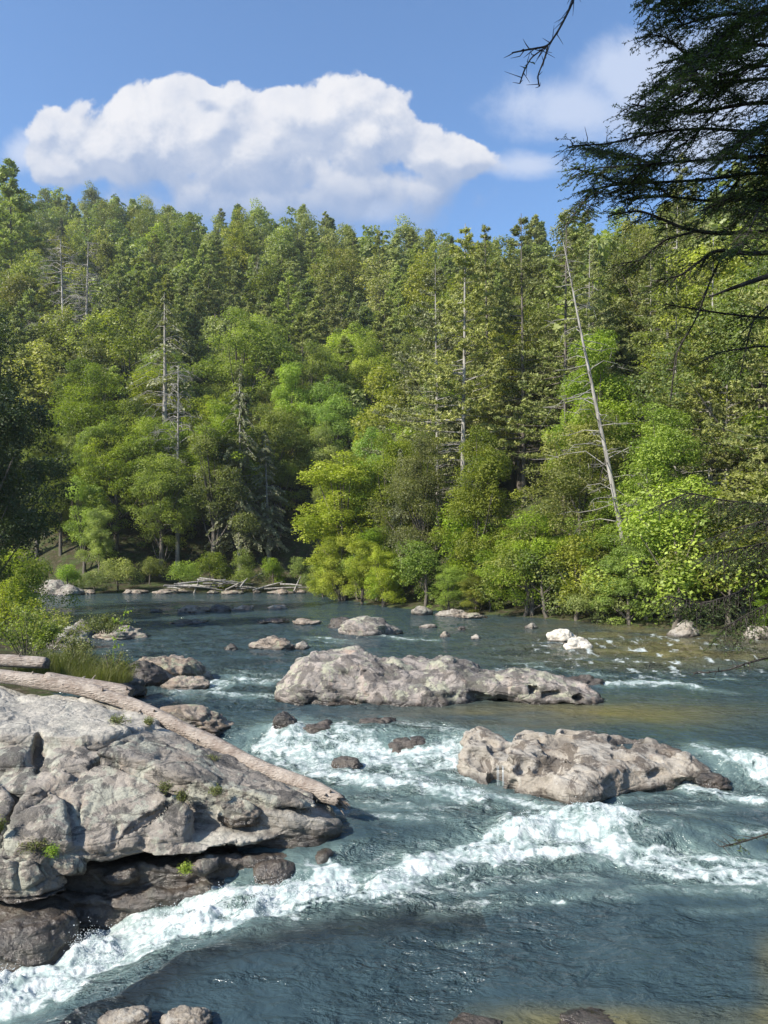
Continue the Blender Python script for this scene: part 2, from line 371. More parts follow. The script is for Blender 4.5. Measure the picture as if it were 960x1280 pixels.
def build_water():
    rows = np.concatenate([np.array([737.0, 738.5, 740]), np.arange(741, 760, .5), np.arange(760, 900, 1.0), np.arange(900, 1345, 1.35), np.array([1360, 1400, 1450, 1520])])
    colsx = np.concatenate([np.array([-2600, -1800, -1300, -900, -650, -450]), np.arange(-330, -60, 9), np.arange(-60, 1020, 1.45), np.arange(1020, 1300, 9), np.array([1400, 1600, 1900, 2400, 3200])])
    YY = (CZ + .55) * F / (rows - HY)
    YY = np.where(rows < 900, CZ * F / (rows - HY), YY)
    # keep rows strictly ordered across the change of reference level
    YY = np.sort(YY)[::-1]
    X = (colsx[None, :] - CX) / F * YY[:, None]; Y = np.broadcast_to(YY[:, None], X.shape).copy()
    lev, sd = wlevel(X, Y)
    foam = np.zeros(X.shape, np.float32); air = np.zeros(X.shape, np.float32); lump = np.zeros(X.shape, np.float32)
    wob = fbm(P3(X * .9, Y * .9), 3, 21); wob2 = fbm(P3(X * 3.1, Y * 3.1), 3, 22)
    for k, (pts, hw, st) in enumerate(FOAM):
        py0 = sum(q[1] for q in pts) / len(pts)
        zz = 0 if py0 < 905 else (-.5 if py0 < 1010 else (-.85 if py0 < 1112 else -1.15))
        if py0 > 1125 and pts[0][0] > 400: zz = -.95
        w = []
        for a, b in pts:
            z_ = zz
            for _ in range(12):
                q = wp(a, b, z_); z_ = .5 * z_ + .5 * float(wlevel(np.array([q[0]]), np.array([q[1]]))[0][0])
            w.append(wp(a, b, z_))
        xs = [a for a, b in w]; ys = [b for a, b in w]
        Ym = sum(ys) / len(ys)
        hwx = hw * Ym / F                                      # half width across, metres
        elong = min(6.0, Ym / (CZ - zz)) * .75                 # a row of pixels covers more ground lengthwise
        hwm = hwx * max(1.0, elong) * .72
        m = (X > min(xs) - hwm * 3 - 1) & (X < max(xs) + hwm * 3 + 1) & (Y > min(ys) - hwm * 3 - 1) & (Y < max(ys) + hwm * 3 + 1)
        if not m.any(): continue
        xm, ym = X[m], Y[m]
        d, al, side, ti = seg_dist(xm + wob[m] * hwm * .7, ym + wob2[m] * hwm * .6, w)
        s = d * side
        tex = fbm(P3(al * 1.1 + k * 3 + wob2[m], s * 5.0 / max(.3, hwm) ** .5 + wob[m]), 5, 30 + k, .6)
        body = np.clip(1 - d / (hwm * 1.35), 0, 1)
        foam[m] = np.maximum(foam[m], st * np.clip(np.minimum(body * 1.25, .74) + tex * .75 * sstep(0, .25, body), 0, 1.0))
        air[m] = np.maximum(air[m], np.clip(1 - d / (hwm * 3.2), 0, 1) * min(1, st * 1.15))
        lump[m] = np.maximum(lump[m], st * np.clip(1 - d / (hwm * 1.3), 0, 1) * min(1.0, hwm / .5))
    # choppy riffles
    rif = np.zeros(X.shape, np.float32)
    pxx = CX + X / Y * F; pyy = HY + (CZ - lev) / Y * F
    rg = np.exp(-((pxx - 800) / 260) ** 2) * sstep(780, 800, pyy) * sstep(868, 838, pyy) * sstep(500, 640, pxx)
    lf = np.exp(-((pxx - 250) / 190) ** 2) * sstep(758, 785, pyy) * sstep(905, 870, pyy) * .55
    st_ = ridged(P3(X * 1.3, Y * .95), 4, 50) * .5 + .5 * fbm(P3(X * 2.6, Y * 1.3), 3, 55)
    rif = np.clip((st_ - .24 + .10 * rg) * 2.6, 0, 1) * rg * .95 + np.clip((st_ - .42) * 3, 0, 1) * lf
    foam = np.maximum(foam, rif * .95)
    pool = np.exp(-((pxx - 720) / 190) ** 2) * np.exp(-((pyy - 893) / 16) ** 2)
    calm = sstep(752, 744, pyy)
    rough = np.clip(.35 + .5 * air + 1.1 * lf + rg * .9 - pool * .3, .12, 2) * (1 - .8 * calm)
    # geometry
    z = lev.copy()
    z += .12 * fbm(P3(X * .55 + Y * .1, Y * 1.1), 3, 60) * rough
    z += .075 * fbm(P3(X * 2.1, Y * 3.2), 4, 62) * np.clip(rough + .25, 0, 1.5) * (1 - .7 * calm)
    z += .035 * ridged(P3(X * 2.3, Y * 3.4), 3, 64) * rough
    near = sstep(26, 16, Y)
    z += lump * near * (.07 + .15 * fbm(P3(X * 1.3, Y * 1.6), 3, 70) + .03 * ridged(P3(X * 3.4, Y * 3.8), 3, 72) + .014 * fbm(P3(X * 9, Y * 9), 3, 74))
    z += .018 * foam * near * fbm(P3(X * 16, Y * 16), 2, 76)
    # standing wave humps ahead of the big foam line and the smooth pillow at lower left
    for (px, py, zz, h, rx, ry) in [(800, 1045, -.75, .20, 1.2, .5), (730, 1035, -.8, .20, .7, .35), (880, 1050, -.75, .16, 1.0, .45), (640, 1050, -.85, .12, .8, .4), (480, 915, -.1, .10, .5, .3),
                                    (450, 900, 0, .08, 1.2, .4), (340, 1200, -.95, .10, 1.2, .8), (120, 1262, -.95, .06, .6, .35), (930, 965, -.4, .12, .6, .4), (340, 915, -.1, .10, .5, .3)]:
        cx, cy = wp(px, py, zz); z += h * np.exp(-((X - cx) / rx) ** 2 - ((Y - cy) / ry) ** 2)
    sh = pool * .9 + np.exp(-((pxx - 850) / 200) ** 2) * sstep(765, 785, pyy) * sstep(850, 815, pyy) * .8
    sh = np.clip(sh + sstep(1245, 1275, pyy) * sstep(520, 700, pxx) * .8 + .5 * sstep(930, 960, pxx) * sstep(1150, 1200, pyy), 0, 1)
    sh *= np.clip(.75 + .8 * fbm(P3(X * .5, Y * .9), 3, 80), 0, 1)
    dark = np.exp(-((sd - .5) / .55) ** 2) * (X < 1.5) * (sd > 0) * sstep(13, 12, Y) * .8
    ins = in_poly(X, Y, RIVER); 
    ny, nx = X.shape; I = np.arange(nx * ny).reshape(ny, nx)
    Q = np.stack([I[:-1, :-1], I[1:, :-1], I[1:, 1:], I[:-1, 1:]], -1).reshape(-1, 4)
    keep = in_poly(X, Y, RIVER)
    d, *_ = seg_dist(X, Y, RIVER + RIVER[:1]); keep |= d < 4.0
    kf = keep.ravel()[Q].all(1); Q = Q[kf]
    me = mesh_np('river_water', np.stack([X, Y, z], -1).reshape(-1, 3), Q, True,
                 {'foam': foam, 'air': air, 'shallow': sh, 'rough': rough, 'slick': dark})
    # spray: droplets thrown up where the white water is strongest
    ff = (foam * near * (lump > .45)).ravel(); vi = np.nonzero(ff > .55)[0]; r2 = np.random.RandomState(8)
    pv = (lump.ravel()[vi] ** 2); vi = r2.choice(vi, 12000, p=pv / pv.sum()); Pv = np.stack([X, Y, z], -1).reshape(-1, 3)[vi]
    n = len(vi); hgt = r2.exponential(.05, n) * np.minimum(lump.ravel()[vi], 1.3); cl = vnoise((Pv * 2.2).astype(np.float32), 9) > -.05
    Pv = Pv[cl]; hgt = hgt[cl]; n = len(Pv); Pv = Pv + r2.randn(n, 3) * [.03, .03, 0]; Pv[:, 2] += hgt + .01
    oct_ = np.array([(1, 0, 0), (-1, 0, 0), (0, 1, 0), (0, -1, 0), (0, 0, 1), (0, 0, -1)], float); tri = np.array([(0, 2, 4), (2, 1, 4), (1, 3, 4), (3, 0, 4), (2, 0, 5), (1, 2, 5), (3, 1, 5), (0, 3, 5)])
    rr = (.0025 + .0045 * r2.rand(n) ** 2)[:, None, None] * (1 + r2.rand(n, 1, 3) * .8)
    VV = (Pv[:, None, :] + oct_[None] * rr).reshape(-1, 3); TT = (tri[None] + np.arange(n)[:, None, None] * 6).reshape(-1, 3)
    sm, t, out = new_mat('spray'); principled(t, out, (.62, .67, .68), .4, None, .4)
    tag(link('spray', mesh_np('spray', VV, None, True, None, T=TT), sm), kind='stuff')
    m, t, out = new_mat('river_water'); p = t.pos()
    fo = t.attr('foam'); ai = t.attr('air'); shl = t.attr('shallow'); rg_ = t.attr('rough'); sl = t.attr('slick')
    ps = t.scale(p, 1.0, 1.6, 1.0)
    nn = t.noise(ps, 3.2, 7, .68, .9); nf = t.noise(ps, 11, 5, .7, .5); nv = t.vor(t.vmath('ADD', ps, t.vmath('SCALE', p, sc=0.0)), 6.0)
    tex = t.math('ADD', t.math('MULTIPLY', nn, .62), t.math('MULTIPLY', nf, .38))
    cover = t.math('SUBTRACT', t.math('ADD', fo, t.math('MULTIPLY', tex, 1.7)), 1.28)
    fm = t.ramp(cover, -.12, .62)
    deep = t.mix(shl, (.034, .058, .068), (.15, .125, .045))
    deep = t.mix(sl, deep, (.010, .012, .014))
    deep = t.mix(t.math('MULTIPLY', t.ramp(ai, .05, 1.0, 0, .85), t.ramp(nn, .3, .7, .5, 1)), deep, (.19, .265, .235))
    col = t.mix(fm, deep, t.mix(t.ramp(t.math('ADD', nn, t.math('MULTIPLY', nf, .35)), .56, .82), (.29, .355, .345), (.56, .585, .575)))
    rp = t.ramp(fm, 0, 1, .10, .55)
    b1 = t.noise(t.scale(p, 1.0, 1.9, 1.0), 1.6, 4, .6, .8); b2 = t.noise(t.scale(p, 1.0, 1.7, 1.0), 6.5, 4, .6, .6); b3 = t.noise(p, 24, 2, .5)
    h = t.math('ADD', t.math('MULTIPLY', b1, 1.0), t.math('MULTIPLY', b2, .32)); h = t.math('ADD', h, t.math('MULTIPLY', b3, .035))
    nrm = t.bump(h, t.math('MULTIPLY', t.math('MULTIPLY', t.ramp(rg_, 0, 1.0, .28, 1.0, False), t.ramp(t.noise(t.scale(p, 1, 1.8, 1), .45, 3, .5, .6), .38, .62, .35, 1.35)), t.ramp(fm, 0, .8, 1, .22)), .50)
    nrm2 = t.bump(nn, t.ramp(fm, 0, 1, 0, .5), .09, nrm)
    principled(t, out, col, rp, nrm2, t.ramp(fm, 0, 1, .5, .2), IOR=1.33)
    tag(link('river_water', me, m), kind='structure')

# ------------------------------------------------------------------ rocks by distance field
def surface_nets(Fd, org, h):
    s = Fd < 0
    c = np.zeros(tuple(n - 1 for n in Fd.shape), np.int8)
    for dx in (0, 1):
        for dy in (0, 1):
            for dz in (0, 1):
                c += s[dx:Fd.shape[0] - 1 + dx, dy:Fd.shape[1] - 1 + dy, dz:Fd.shape[2] - 1 + dz]
    act = (c > 0) & (c < 8)
    ci = np.argwhere(act); idx = np.full(act.shape, -1, np.int64); idx[act] = np.arange(len(ci))
    acc = np.zeros((len(ci), 3)); cnt = np.zeros(len(ci))
    i, j, k = ci.T
    for ax in range(3):
        o = [a for a in range(3) if a != ax]
        for a in (0, 1):
            for b in (0, 1):
                off = [0, 0, 0]; off[o[0]] = a; off[o[1]] = b
                p0 = (i + off[0], j + off[1], k + off[2]); off2 = off[:]; off2[ax] = 1
                p1 = (i + off2[0], j + off2[1], k + off2[2])
                f0, f1 = Fd[p0], Fd[p1]; m = (f0 < 0) != (f1 < 0)
                t = np.where(m, f0 / (f0 - f1 + 1e-12), 0)
                q = np.array(off, float)[None, :].repeat(len(ci), 0); q[:, ax] = t
                acc[m] += q[m]; cnt[m] += 1
    V = np.array(org) + h * (ci + acc / cnt[:, None])
    Qs = []
    for ax in range(3):
        u, v = [(1, 2), (2, 0), (0, 1)][ax]
        sl0 = [slice(None)] * 3; sl1 = [slice(None)] * 3; sl0[ax] = slice(0, -1); sl1[ax] = slice(1, None)
        a, b = s[tuple(sl0)], s[tuple(sl1)]
        e = np.argwhere(a != b); e = e[(e[:, u] > 0) & (e[:, v] > 0) & (e[:, u] < Fd.shape[u] - 1) & (e[:, v] < Fd.shape[v] - 1)]
        ina = a[tuple(e.T)]
        def cell(du, dv):
            q = e.copy(); q[:, u] += du; q[:, v] += dv; return idx[tuple(q.T)]
        q = np.stack([cell(-1, -1), cell(0, -1), cell(0, 0), cell(-1, 0)], -1)
        q[~ina] = q[~ina][:, ::-1]
        Qs.append(q)
    Q = np.concatenate(Qs); Q = Q[(Q >= 0).all(1)]
    return V, Q

def vnormals(V, Q):
    n = np.cross(V[Q[:, 2]] - V[Q[:, 0]], V[Q[:, 3]] - V[Q[:, 1]])
    N = np.zeros_like(V)
    for k in range(4):
        for a in range(3): N[:, a] += np.bincount(Q[:, k], n[:, a], len(V))
    return N / (np.linalg.norm(N, axis=1, keepdims=True) + 1e-12)

def block(p, foot, ztop, zbot, r=.07, lean=.0):
    """convex block: foot = CCW (X,Y) list, ztop = heights at those corners"""
    foot = np.array(foot, float); A = np.c_[foot, np.ones(len(foot))]
    co = np.linalg.lstsq(A, np.array(ztop, float), rcond=None)[0]
    area = sum(foot[i][0] * foot[(i + 1) % len(foot)][1] - foot[(i + 1) % len(foot)][0] * foot[i][1] for i in range(len(foot)))
    if area < 0: foot = foot[::-1]
    ds = []
    n = np.array([-co[0], -co[1], 1]); l = np.linalg.norm(n)
    ds.append((p[..., 2] - co[0] * p[..., 0] - co[1] * p[..., 1] - co[2]) / l)
    ds.append(zbot - p[..., 2])
    zt = float(np.mean(ztop))
    for i in range(len(foot)):
        a = foot[i]; b = foot[(i + 1) % len(foot)]; e = b - a; nx, ny = e[1], -e[0]; ln = math.hypot(nx, ny); nx /= ln; ny /= ln
        ds.append((p[..., 0] - a[0]) * nx + (p[..., 1] - a[1]) * ny + lean * (p[..., 2] - zt))
    mx = ds[0]
    for d in ds[1:]: mx = np.maximum(mx, d)
    s = sum(np.exp(np.clip((d - mx) / r, -30, 0)) for d in ds)
    return mx + r * np.log(s)

def ell(p, c, rad, rot=0.0):
    x = p[..., 0] - c[0]; y = p[..., 1] - c[1]; z = p[..., 2] - c[2]
    if rot: cr, sr = math.cos(rot), math.sin(rot); x, y = x * cr + y * sr, -x * sr + y * cr
    q = np.sqrt((x / rad[0]) ** 2 + (y / rad[1]) ** 2 + (z / rad[2]) ** 2)
    return (q - 1) * min(rad)

def smin(a, b, k=.1):
    h = np.clip(.5 + .5 * (b - a) / k, 0, 1); return b * (1 - h) + a * h - k * h * (1 - h)
def smax(a, b, k=.1): return -smin(-a, -b, k)

def worley(p, seed=0):
    """cell value and distance to the cell border"""
    p = np.asarray(p, np.float32); b = np.floor(p).astype(np.int64)
    f1 = np.full(len(p), 9.0, np.float32); f2 = f1.copy(); val = np.zeros(len(p), np.float32)
    for dx in (-1, 0, 1):
        for dy in (-1, 0, 1):
            for dz in (-1, 0, 1):
                c = b + [dx, dy, dz]
                h = _T[(_T[(_T[c[:, 0] & 255] + c[:, 1]) & 255] + c[:, 2] + seed * 31) & 255]
                o = np.stack([_VAL[h], _VAL[(h + 71) & 255], _VAL[(h + 143) & 255]], -1) * .5 + .5
                d = np.linalg.norm(c + o - p, axis=1); m = d < f1
                f2 = np.where(m, f1, np.minimum(f2, d)); val = np.where(m, _VAL[(h + 17) & 255], val); f1 = np.where(m, d, f1)
    return val, f2 - f1

def sdf_rock(name, lo, hi, h, fn, mat, label, cat='rock', warp=.12, wscale=1.1, disp=.035, wet_h=.22, wet_amt=1.0, strata=.05, tilt=(.15, -.2, 1), group=None, frac=.05, pale=None, stain=0.0, terr=0.0):
    n = [int((hi[a] - lo[a]) / h) + 1 for a in range(3)]
    g = np.stack(np.meshgrid(*[lo[a] + h * np.arange(n[a]) for a in range(3)], indexing='ij'), -1).astype(np.float32)
    w = np.stack([vnoise(g * wscale, 90 + a) for a in range(3)], -1) * warp
    w += np.stack([vnoise(g * wscale * 2.7, 95 + a) for a in range(3)], -1) * warp * .4
    D = fn(g + w)
    V, Q = surface_nets(D, lo, h)
    N = vnormals(V, Q)
    terr_ = terr
    tl = np.array(tilt) / np.linalg.norm(tilt)
    s = V @ tl
    P = V.astype(np.float32)
    st = vnoise(np.stack([P[:, 0] * .7, P[:, 1] * .7, s.astype(np.float32) * 5.5], -1), 120) * .6 + vnoise(np.stack([P[:, 0] * 1.3, P[:, 1] * 1.3, s.astype(np.float32) * 12], -1), 121) * .4
    side = 1 - np.abs(N[:, 2])
    V = V + N * (disp * (1.5 * fbm(P * 2.2, 3, 110) + .8 * ridged(P * 5.5, 3, 114) - .3) + strata * st * (.35 + side))[:, None]
    if terr_:
        q = s.astype(np.float32) * 3.6 + 1.1 * fbm(P * .8, 3, 160); f_ = q - np.floor(q); hsh = _VAL[(np.floor(q).astype(np.int64) * 7 & 255)]
        V = V + N * (terr_ * (.6 + .6 * hsh) * ((1 - f_) * sstep(0, .12, f_) - .4))[:, None]
        q = s.astype(np.float32) * 11 + 1.3 * fbm(P * 1.3, 3, 161); f_ = q - np.floor(q)
        V = V + N * (terr_ * .35 * ((1 - f_) * sstep(0, .15, f_) - .4) * (.4 + side))[:, None]
    a1 = np.stack([P[:, 0] * .9 + .3 * vnoise(P * 2, 140), P[:, 1] * .9, s.astype(np.float32) * 2.2 + .3 * vnoise(P * 2, 141)], -1)
    v1, e1 = worley(a1, 1); v2, e2 = worley(a1 * 2.6 + 5, 2)
    V = V + N * (frac * v1 * sstep(0, .25, e1) - frac * .9 * np.exp(-(e1 / .045) ** 2) + frac * .45 * v2 * sstep(0, .3, e2) - frac * .35 * np.exp(-(e2 / .06) ** 2))[:, None]
    lev, _ = wlevel(V[:, 0], V[:, 1])
    wn = fbm(P * 1.7, 3, 130)
    wet = np.clip(1 - (V[:, 2] - lev - .02) / (wet_h * (1 + 1.2 * wn)), 0, 1) * wet_amt
    wet = np.maximum(wet, stain * sstep(-.50, -.72, V[:, 2] + .15 * wn))
    me = mesh_np(name, V, Q, True, {'wet': wet, 'pale': np.zeros(len(V)) if pale is None else pale(P)})
    return tag(link(name, me, mat), label, cat, group)

def px_of(x): return x
def build_outcrop():
    def fp(lst):
        pts = [wd(*q) for q in lst]
        return [(a, b) for a, b, c in pts], [c for a, b, c in pts]
    def fn(p):
        D = np.full(p.shape[:-1], 9.0, np.float32)
        def blk(lst, zbot, r=.035, lean=.0, k=.02):
            nonlocal D
            f, zt = fp(lst); D = smin(D, block(p, f, zt, zbot, r, lean), k)
        # pale upper slab and the flat part behind it
        blk([(-160, 905, 13.8), (60, 914, 13.75), (128, 920, 14.0), (162, 912, 14.5), (120, 870, 17.2), (-110, 852, 17.8)], -.6, .05, .10)
        blk([(120, 905, 15.0), (185, 912, 15.0), (200, 898, 16.0), (150, 872, 17.2), (60, 866, 17.2)], -.6, .05, .15)
        # stepped face under it
        blk([(-160, 945, 13.25), (30, 950, 13.2), (44, 925, 13.9), (-140, 922, 14.0)], -1.2, .05, .10)
        blk([(52, 952, 13.25), (110, 958, 13.3), (150, 935, 13.9), (60, 925, 13.9)], -1.2, .05, .12)
        # long slab under the log, sloping to the tip, in two layers
        blk([(128, 944, 13.5), (215, 960, 13.2), (305, 985, 13.0), (375, 1012, 13.0), (425, 1020, 13.3), (412, 1002, 13.9), (300, 945, 14.9), (195, 906, 15.8)], -.12, .03, -.10)
        blk([(150, 968, 13.35), (230, 985, 13.1), (320, 1012, 12.95), (400, 1034, 12.95), (432, 1032, 13.3), (418, 1010, 13.9), (300, 960, 14.9), (180, 935, 15.2)], -1.5, .03, -.05)
        # apron under the log down to the water
        blk([(170, 900, 16.0), (300, 950, 14.8), (415, 1012, 13.75), (408, 1005, 14.1), (300, 943, 15.9), (200, 894, 17.3), (90, 872, 17.6)], -1.6, .05, .12)
        # big central block sloping to camera
        blk([(95, 1050, 11.9), (175, 1046, 12.1), (218, 1002, 12.7), (205, 970, 13.1), (125, 950, 13.5), (78, 975, 13.0)], -.48, .05, .02)
        blk([(185, 1040, 12.15), (240, 1030, 12.4), (245, 995, 12.9), (215, 985, 13.0)], -.5, .05, .02)
        # left blocks
        blk([(-120, 1046, 11.8), (8, 1044, 11.85), (20, 990, 12.5), (-10, 962, 13.0), (-150, 965, 13.0)], -1.6, .05, .08)
        blk([(16, 1040, 11.75), (62, 1047, 11.7), (98, 1040, 11.85), (84, 985, 12.55), (50, 972, 12.8), (22, 990, 12.5)], -.75, .06, .12)
        blk([(-120, 1000, 12.5), (40, 985, 12.7), (110, 965, 13.1), (60, 950, 13.5), (-120, 950, 13.6)], -1.2, .06, .05)
        # lower tan ledge out to the tip: thin, overhanging
        blk([(135, 1060, 12.1), (250, 1060, 12.1), (330, 1068, 12.15), (405, 1062, 12.55), (436, 1046, 13.1), (400, 1022, 13.5), (250, 1012, 13.5), (150, 1035, 12.8)], -.47, .04, .0)
        # recessed wall below that ledge
        blk([(60, 1078, 12.15), (170, 1082, 12.3), (300, 1076, 12.45), (402, 1066, 12.85), (400, 1040, 14.0), (60, 1040, 14.0)], -2.2, .05, .05)
        blk([(318, 1082, 12.15), (352, 1086, 12.15), (372, 1072, 12.6), (318, 1072, 12.6)], -2.0, .06, .10)
        blk([(396, 1076, 12.45), (420, 1068, 12.7), (415, 1058, 13.0), (390, 1062, 13.0)], -2.0, .05, .1)
        # low foot at lower left, brown and smooth
        blk([(-150, 1176, 10.6), (40, 1172, 10.75), (96, 1145, 11.3), (88, 1116, 12.0), (-160, 1112, 12.2)], -2.6, .10, .10, .05)
        blk([(60, 1122, 11.85), (190, 1112, 12.05), (330, 1100, 12.25), (330, 1094, 12.9), (60, 1108, 12.8)], -2.2, .08, .15)
        for c, r in [((150, 1092, 12.25), .2), ((262, 1082, 12.35), .16)]:
            q = wd(*c); D = smin(D, ell(p, q, (r * 1.6, r * 1.4, r * .8), .3), .04)
        def cut(c, rad, rot=0., k=.03):
            nonlocal D
            D = smax(D, -ell(p, wd(*c), rad, rot), k)
        cut((266, 1010, 12.7), (.36, .42, .36), .3, .03)
        cut((288, 1028, 12.4), (.26, .25, .14), .2, .03)
        cut((115, 1008, 12.25), (.10, .45, .10), .5, .03); cut((48, 1000, 12.3), (.30, .25, .10), .2, .03); cut((160, 1018, 12.2), (.22, .25, .10), .4, .02); cut((150, 1030, 12.1), (.10, .3, .2), .2, .02)
        cut((370, 1086, 12.05), (.36, .45, .20), .0, .03); cut((415, 1056, 12.4), (.13, .3, .08), 0, .02); cut((285, 1078, 12.0), (.22, .4, .13), 0, .03); cut((430, 1042, 12.6), (.10, .3, .06), 0, .02)
        cut((200, 1062, 11.9), (.5, .3, .05), 0, .02); cut((262, 1062, 11.95), (.3, .3, .05), 0, .02); cut((340, 1068, 12.0), (.35, .3, .05), .2, .02)
        cut((236, 1040, 12.2), (.10, .14, .07), 0, .02); cut((60, 1010, 11.9), (.2, .3, .16), 0, .04)
        for (a, b, th, dep) in [((125, 948, 13.5), (30, 1012, 12.2), .035, .45), ((165, 925, 14.3), (118, 955, 13.4), .05, .6), ((222, 1000, 12.8), (140, 1056, 12.0), .035, .3), ((185, 905, 15.0), (262, 952, 14.1), .03, .25),
                                ((110, 985, 12.9), (95, 1050, 11.8), .03, .4), ((340, 960, 14.3), (400, 1010, 13.4), .03, .25), ((300, 1042, 12.6), (400, 1050, 12.6), .02, .1), ((46, 915, 14.2), (46, 962, 13.0), .06, .6), ((60, 962, 13.1), (105, 1030, 12.1), .02, .2)]:
            A = np.array(wd(*a)); B = np.array(wd(*b)); ab = B - A; L2 = ab @ ab
            t_ = np.clip(((p - A) @ ab) / L2, 0, 1); q = p - (A + t_[..., None] * ab)
            hd = np.sqrt(q[..., 0] ** 2 + q[..., 1] ** 2); cap = np.maximum(hd - 1.7 * th * (1 - .6 * np.abs(2 * t_ - 1)), np.abs(q[..., 2]) - 1.5 * dep)
            D = smax(D, -cap, .015)
        return D
    def pale(P):
        n = fbm(P * 1.1, 3, 150)
        up = sstep(.75, 1.05, P[:, 2] + .25 * n) * sstep(13.5, 14.1, P[:, 1])
        lo = sstep(-.55, -.42, P[:, 2]) * sstep(.0, -.12, P[:, 2]) * sstep(-3.6, -2.9, P[:, 0] + .3 * n) * sstep(13.9, 13.3, P[:, 1])
        return np.clip(up + lo * .9, 0, 1)
    sdf_rock('rock_outcrop', (-11, 9.9, -2.2), (0.3, 18.4, 2.1), .045, fn, M['rock'], 'large grey lichened bedrock outcrop of stepped slabs under the fallen log', 'rock', .08, 1.1, .018, .50, 1.0, .035, (.30, -.25, 1), frac=.03, pale=pale, stain=.8, terr=.075)

def build_mid_rock():
    def fn(p):
        D = np.full(p.shape[:-1], 9.0, np.float32)
        for c, r, rot in [((440, 838, 23.6), (1.7, 1.4, .58), 0), ((400, 850, 23.2), (1.0, 1.1, .50), 0), ((520, 842, 23.8), (1.9, 1.5, .50), 0), ((590, 855, 23.4), (1.7, 1.2, .42), 0),
                          ((650, 858, 23.0), (1.5, 1.0, .62), 0), ((700, 868, 22.6), (1.3, .7, .38), 0), ((738, 873, 22.3), (.8, .4, .18), 0), ((374, 862, 22.6), (.65, .6, .35), 0), ((480, 868, 22.6), (2.4, .9, .55), 0)]:
            D = smin(D, ell(p, wd(*c), r, rot), .25)
        D = smin(D, block(p, [(-2.4, 22.4), (.5, 21.9), (2.4, 22.1), (2.6, 24.6), (-1.8, 25)], [.70, .62, .45, .95, 1.12], -1, .08, .35), .1)
        D = smax(D, -ell(p, wd(627, 848, 22.2), (.32, .35, .26)), .08)
        for c, r in [((610, 850, 22.0), (.2, .3, .2)), ((560, 838, 22.6), (.5, .5, .08)), ((470, 845, 22.0), (.7, .4, .06)), ((590, 842, 22.4), (.25, .4, .15)), ((690, 866, 22.0), (.3, .3, .1)), ((665, 860, 22.2), (.2, .3, .12)), ((430, 832, 22.2), (.9, .3, .05)), ((720, 872, 22.0), (.2, .3, .08))]:
            D = smax(D, -ell(p, wd(*c), r), .05)
        return D
    sdf_rock('boulder', (-4, 20.8, -.8), (7.6, 26, 2.0), .07, fn, M['rock_mid'], 'widest pale grey lichen-covered boulder in midstream with a low tan tail', 'rock', .18, .9, .04, .26, .95, .05, (.1, -.1, 1), frac=.07, terr=.07)

def build_right_rock():
    rs = np.random.RandomState(4)
    def base(p):
        D = block(p, [wp(575, 965, -.5), wp(640, 988, -.55), wp(650, 935, 0), wp(600, 915, 0)], [.16, .10, .18, .15], -1.2, .06, .12)
        D = smin(D, block(p, [wp(628, 982, -.5), wp(735, 1012, -.62), wp(790, 985, -.5), wp(760, 935, 0), wp(650, 922, 0)], [.16, .0, .02, .26, .20], -1.3, .06, .10), .06)
        D = smin(D, block(p, [wp(720, 990, -.4), wp(800, 985, -.5), wp(885, 972, -.3), wp(850, 938, 0), wp(760, 925, 0), wp(690, 922, 0)], [.10, .0, -.12, .18, .28, .24], -1.2, .06, .25), .06)
        for c, r in [((672, 985, 15.6), (.45, .5, .35)), ((720, 985, 15.2), (.7, .6, .35)), ((825, 955, 16.6), (.75, .5, .22)), ((610, 945, 17.2), (.4, .5, .3)), ((735, 930, 18), (.6, .4, .22)), ((845, 962, 16.2), (.8, .5, .2)), ((595, 930, 18), (.35, .4, .25)),
                     ((700, 960, 16.2), (.5, .3, .16)), ((760, 965, 16.2), (.6, .3, .16)), ((680, 935, 17.4), (.5, .25, .16)), ((790, 935, 17.4), (.5, .25, .18))]:
            D = smin(D, ell(p, wd(*c), r), .08)
        return D
    zz = np.linspace(1.0, -.6, 80)
    pits = []
    for k in range(95):
        px = 585 + rs.rand() * 285; py = 916 + rs.rand() * 80
        x, y = wp(px, py, .1); col = base(np.stack([np.full(80, x), np.full(80, y), zz], -1)); i = np.argmax(col < 0)
        if i == 0: continue
        big = rs.rand() < .35
        pits.append((x, y, zz[i] - .02, (.34 if big else .16) * (.7 + .6 * rs.rand()), (.24 if big else .12) * (.7 + .6 * rs.rand()), .2 + rs.randn() * .5))
    def fn(p):
        D = base(p)
        for x, y, z, a, b, rot in pits:
            D = smax(D, -ell(p, (x, y, z + .05), (a * 1.35, a * .9, b * 1.5), rot), .014)
        D = smax(D, -ell(p, wd(628, 965, 16.1), (.28, .35, .45)), .06)
        return D
    sdf_rock('boulder', (1.2, 13.6, -1.1), (8.4, 20.2, .8), .038, fn, M['rock_tan'], 'tan rock ledge full of scooped hollows, standing between the right rapids', 'rock', .07, 1.8, .018, .22, 1.0, .03, (.2, -.2, 1), frac=.03, terr=.03)
    # trickle of falling water over its left face
    g = Geo()
    for k in range(4):
        x, y, z = wd(611 + 22 * rs.rand(), 962, 16.05)
        pts = np.array([(x, y + .12, z + .06), (x, y + .02, z + .02), (x - .01, y - .05, z - .2), (x, y - .07, z - .48)]); tube(g, pts, np.array([.002, .005, .004, .007]) * (0.5 + .9 * rs.rand()), 5)
    m, t, out = new_mat('falling_water'); principled(t, out, (.42, .47, .50), .2, None, .6); M['fall'] = m
    tag(link('water_trickle', g.mesh('water_trickle', True), m, ), 'thin white trickle pouring down the left face of the tan ledge', 'water trickle')

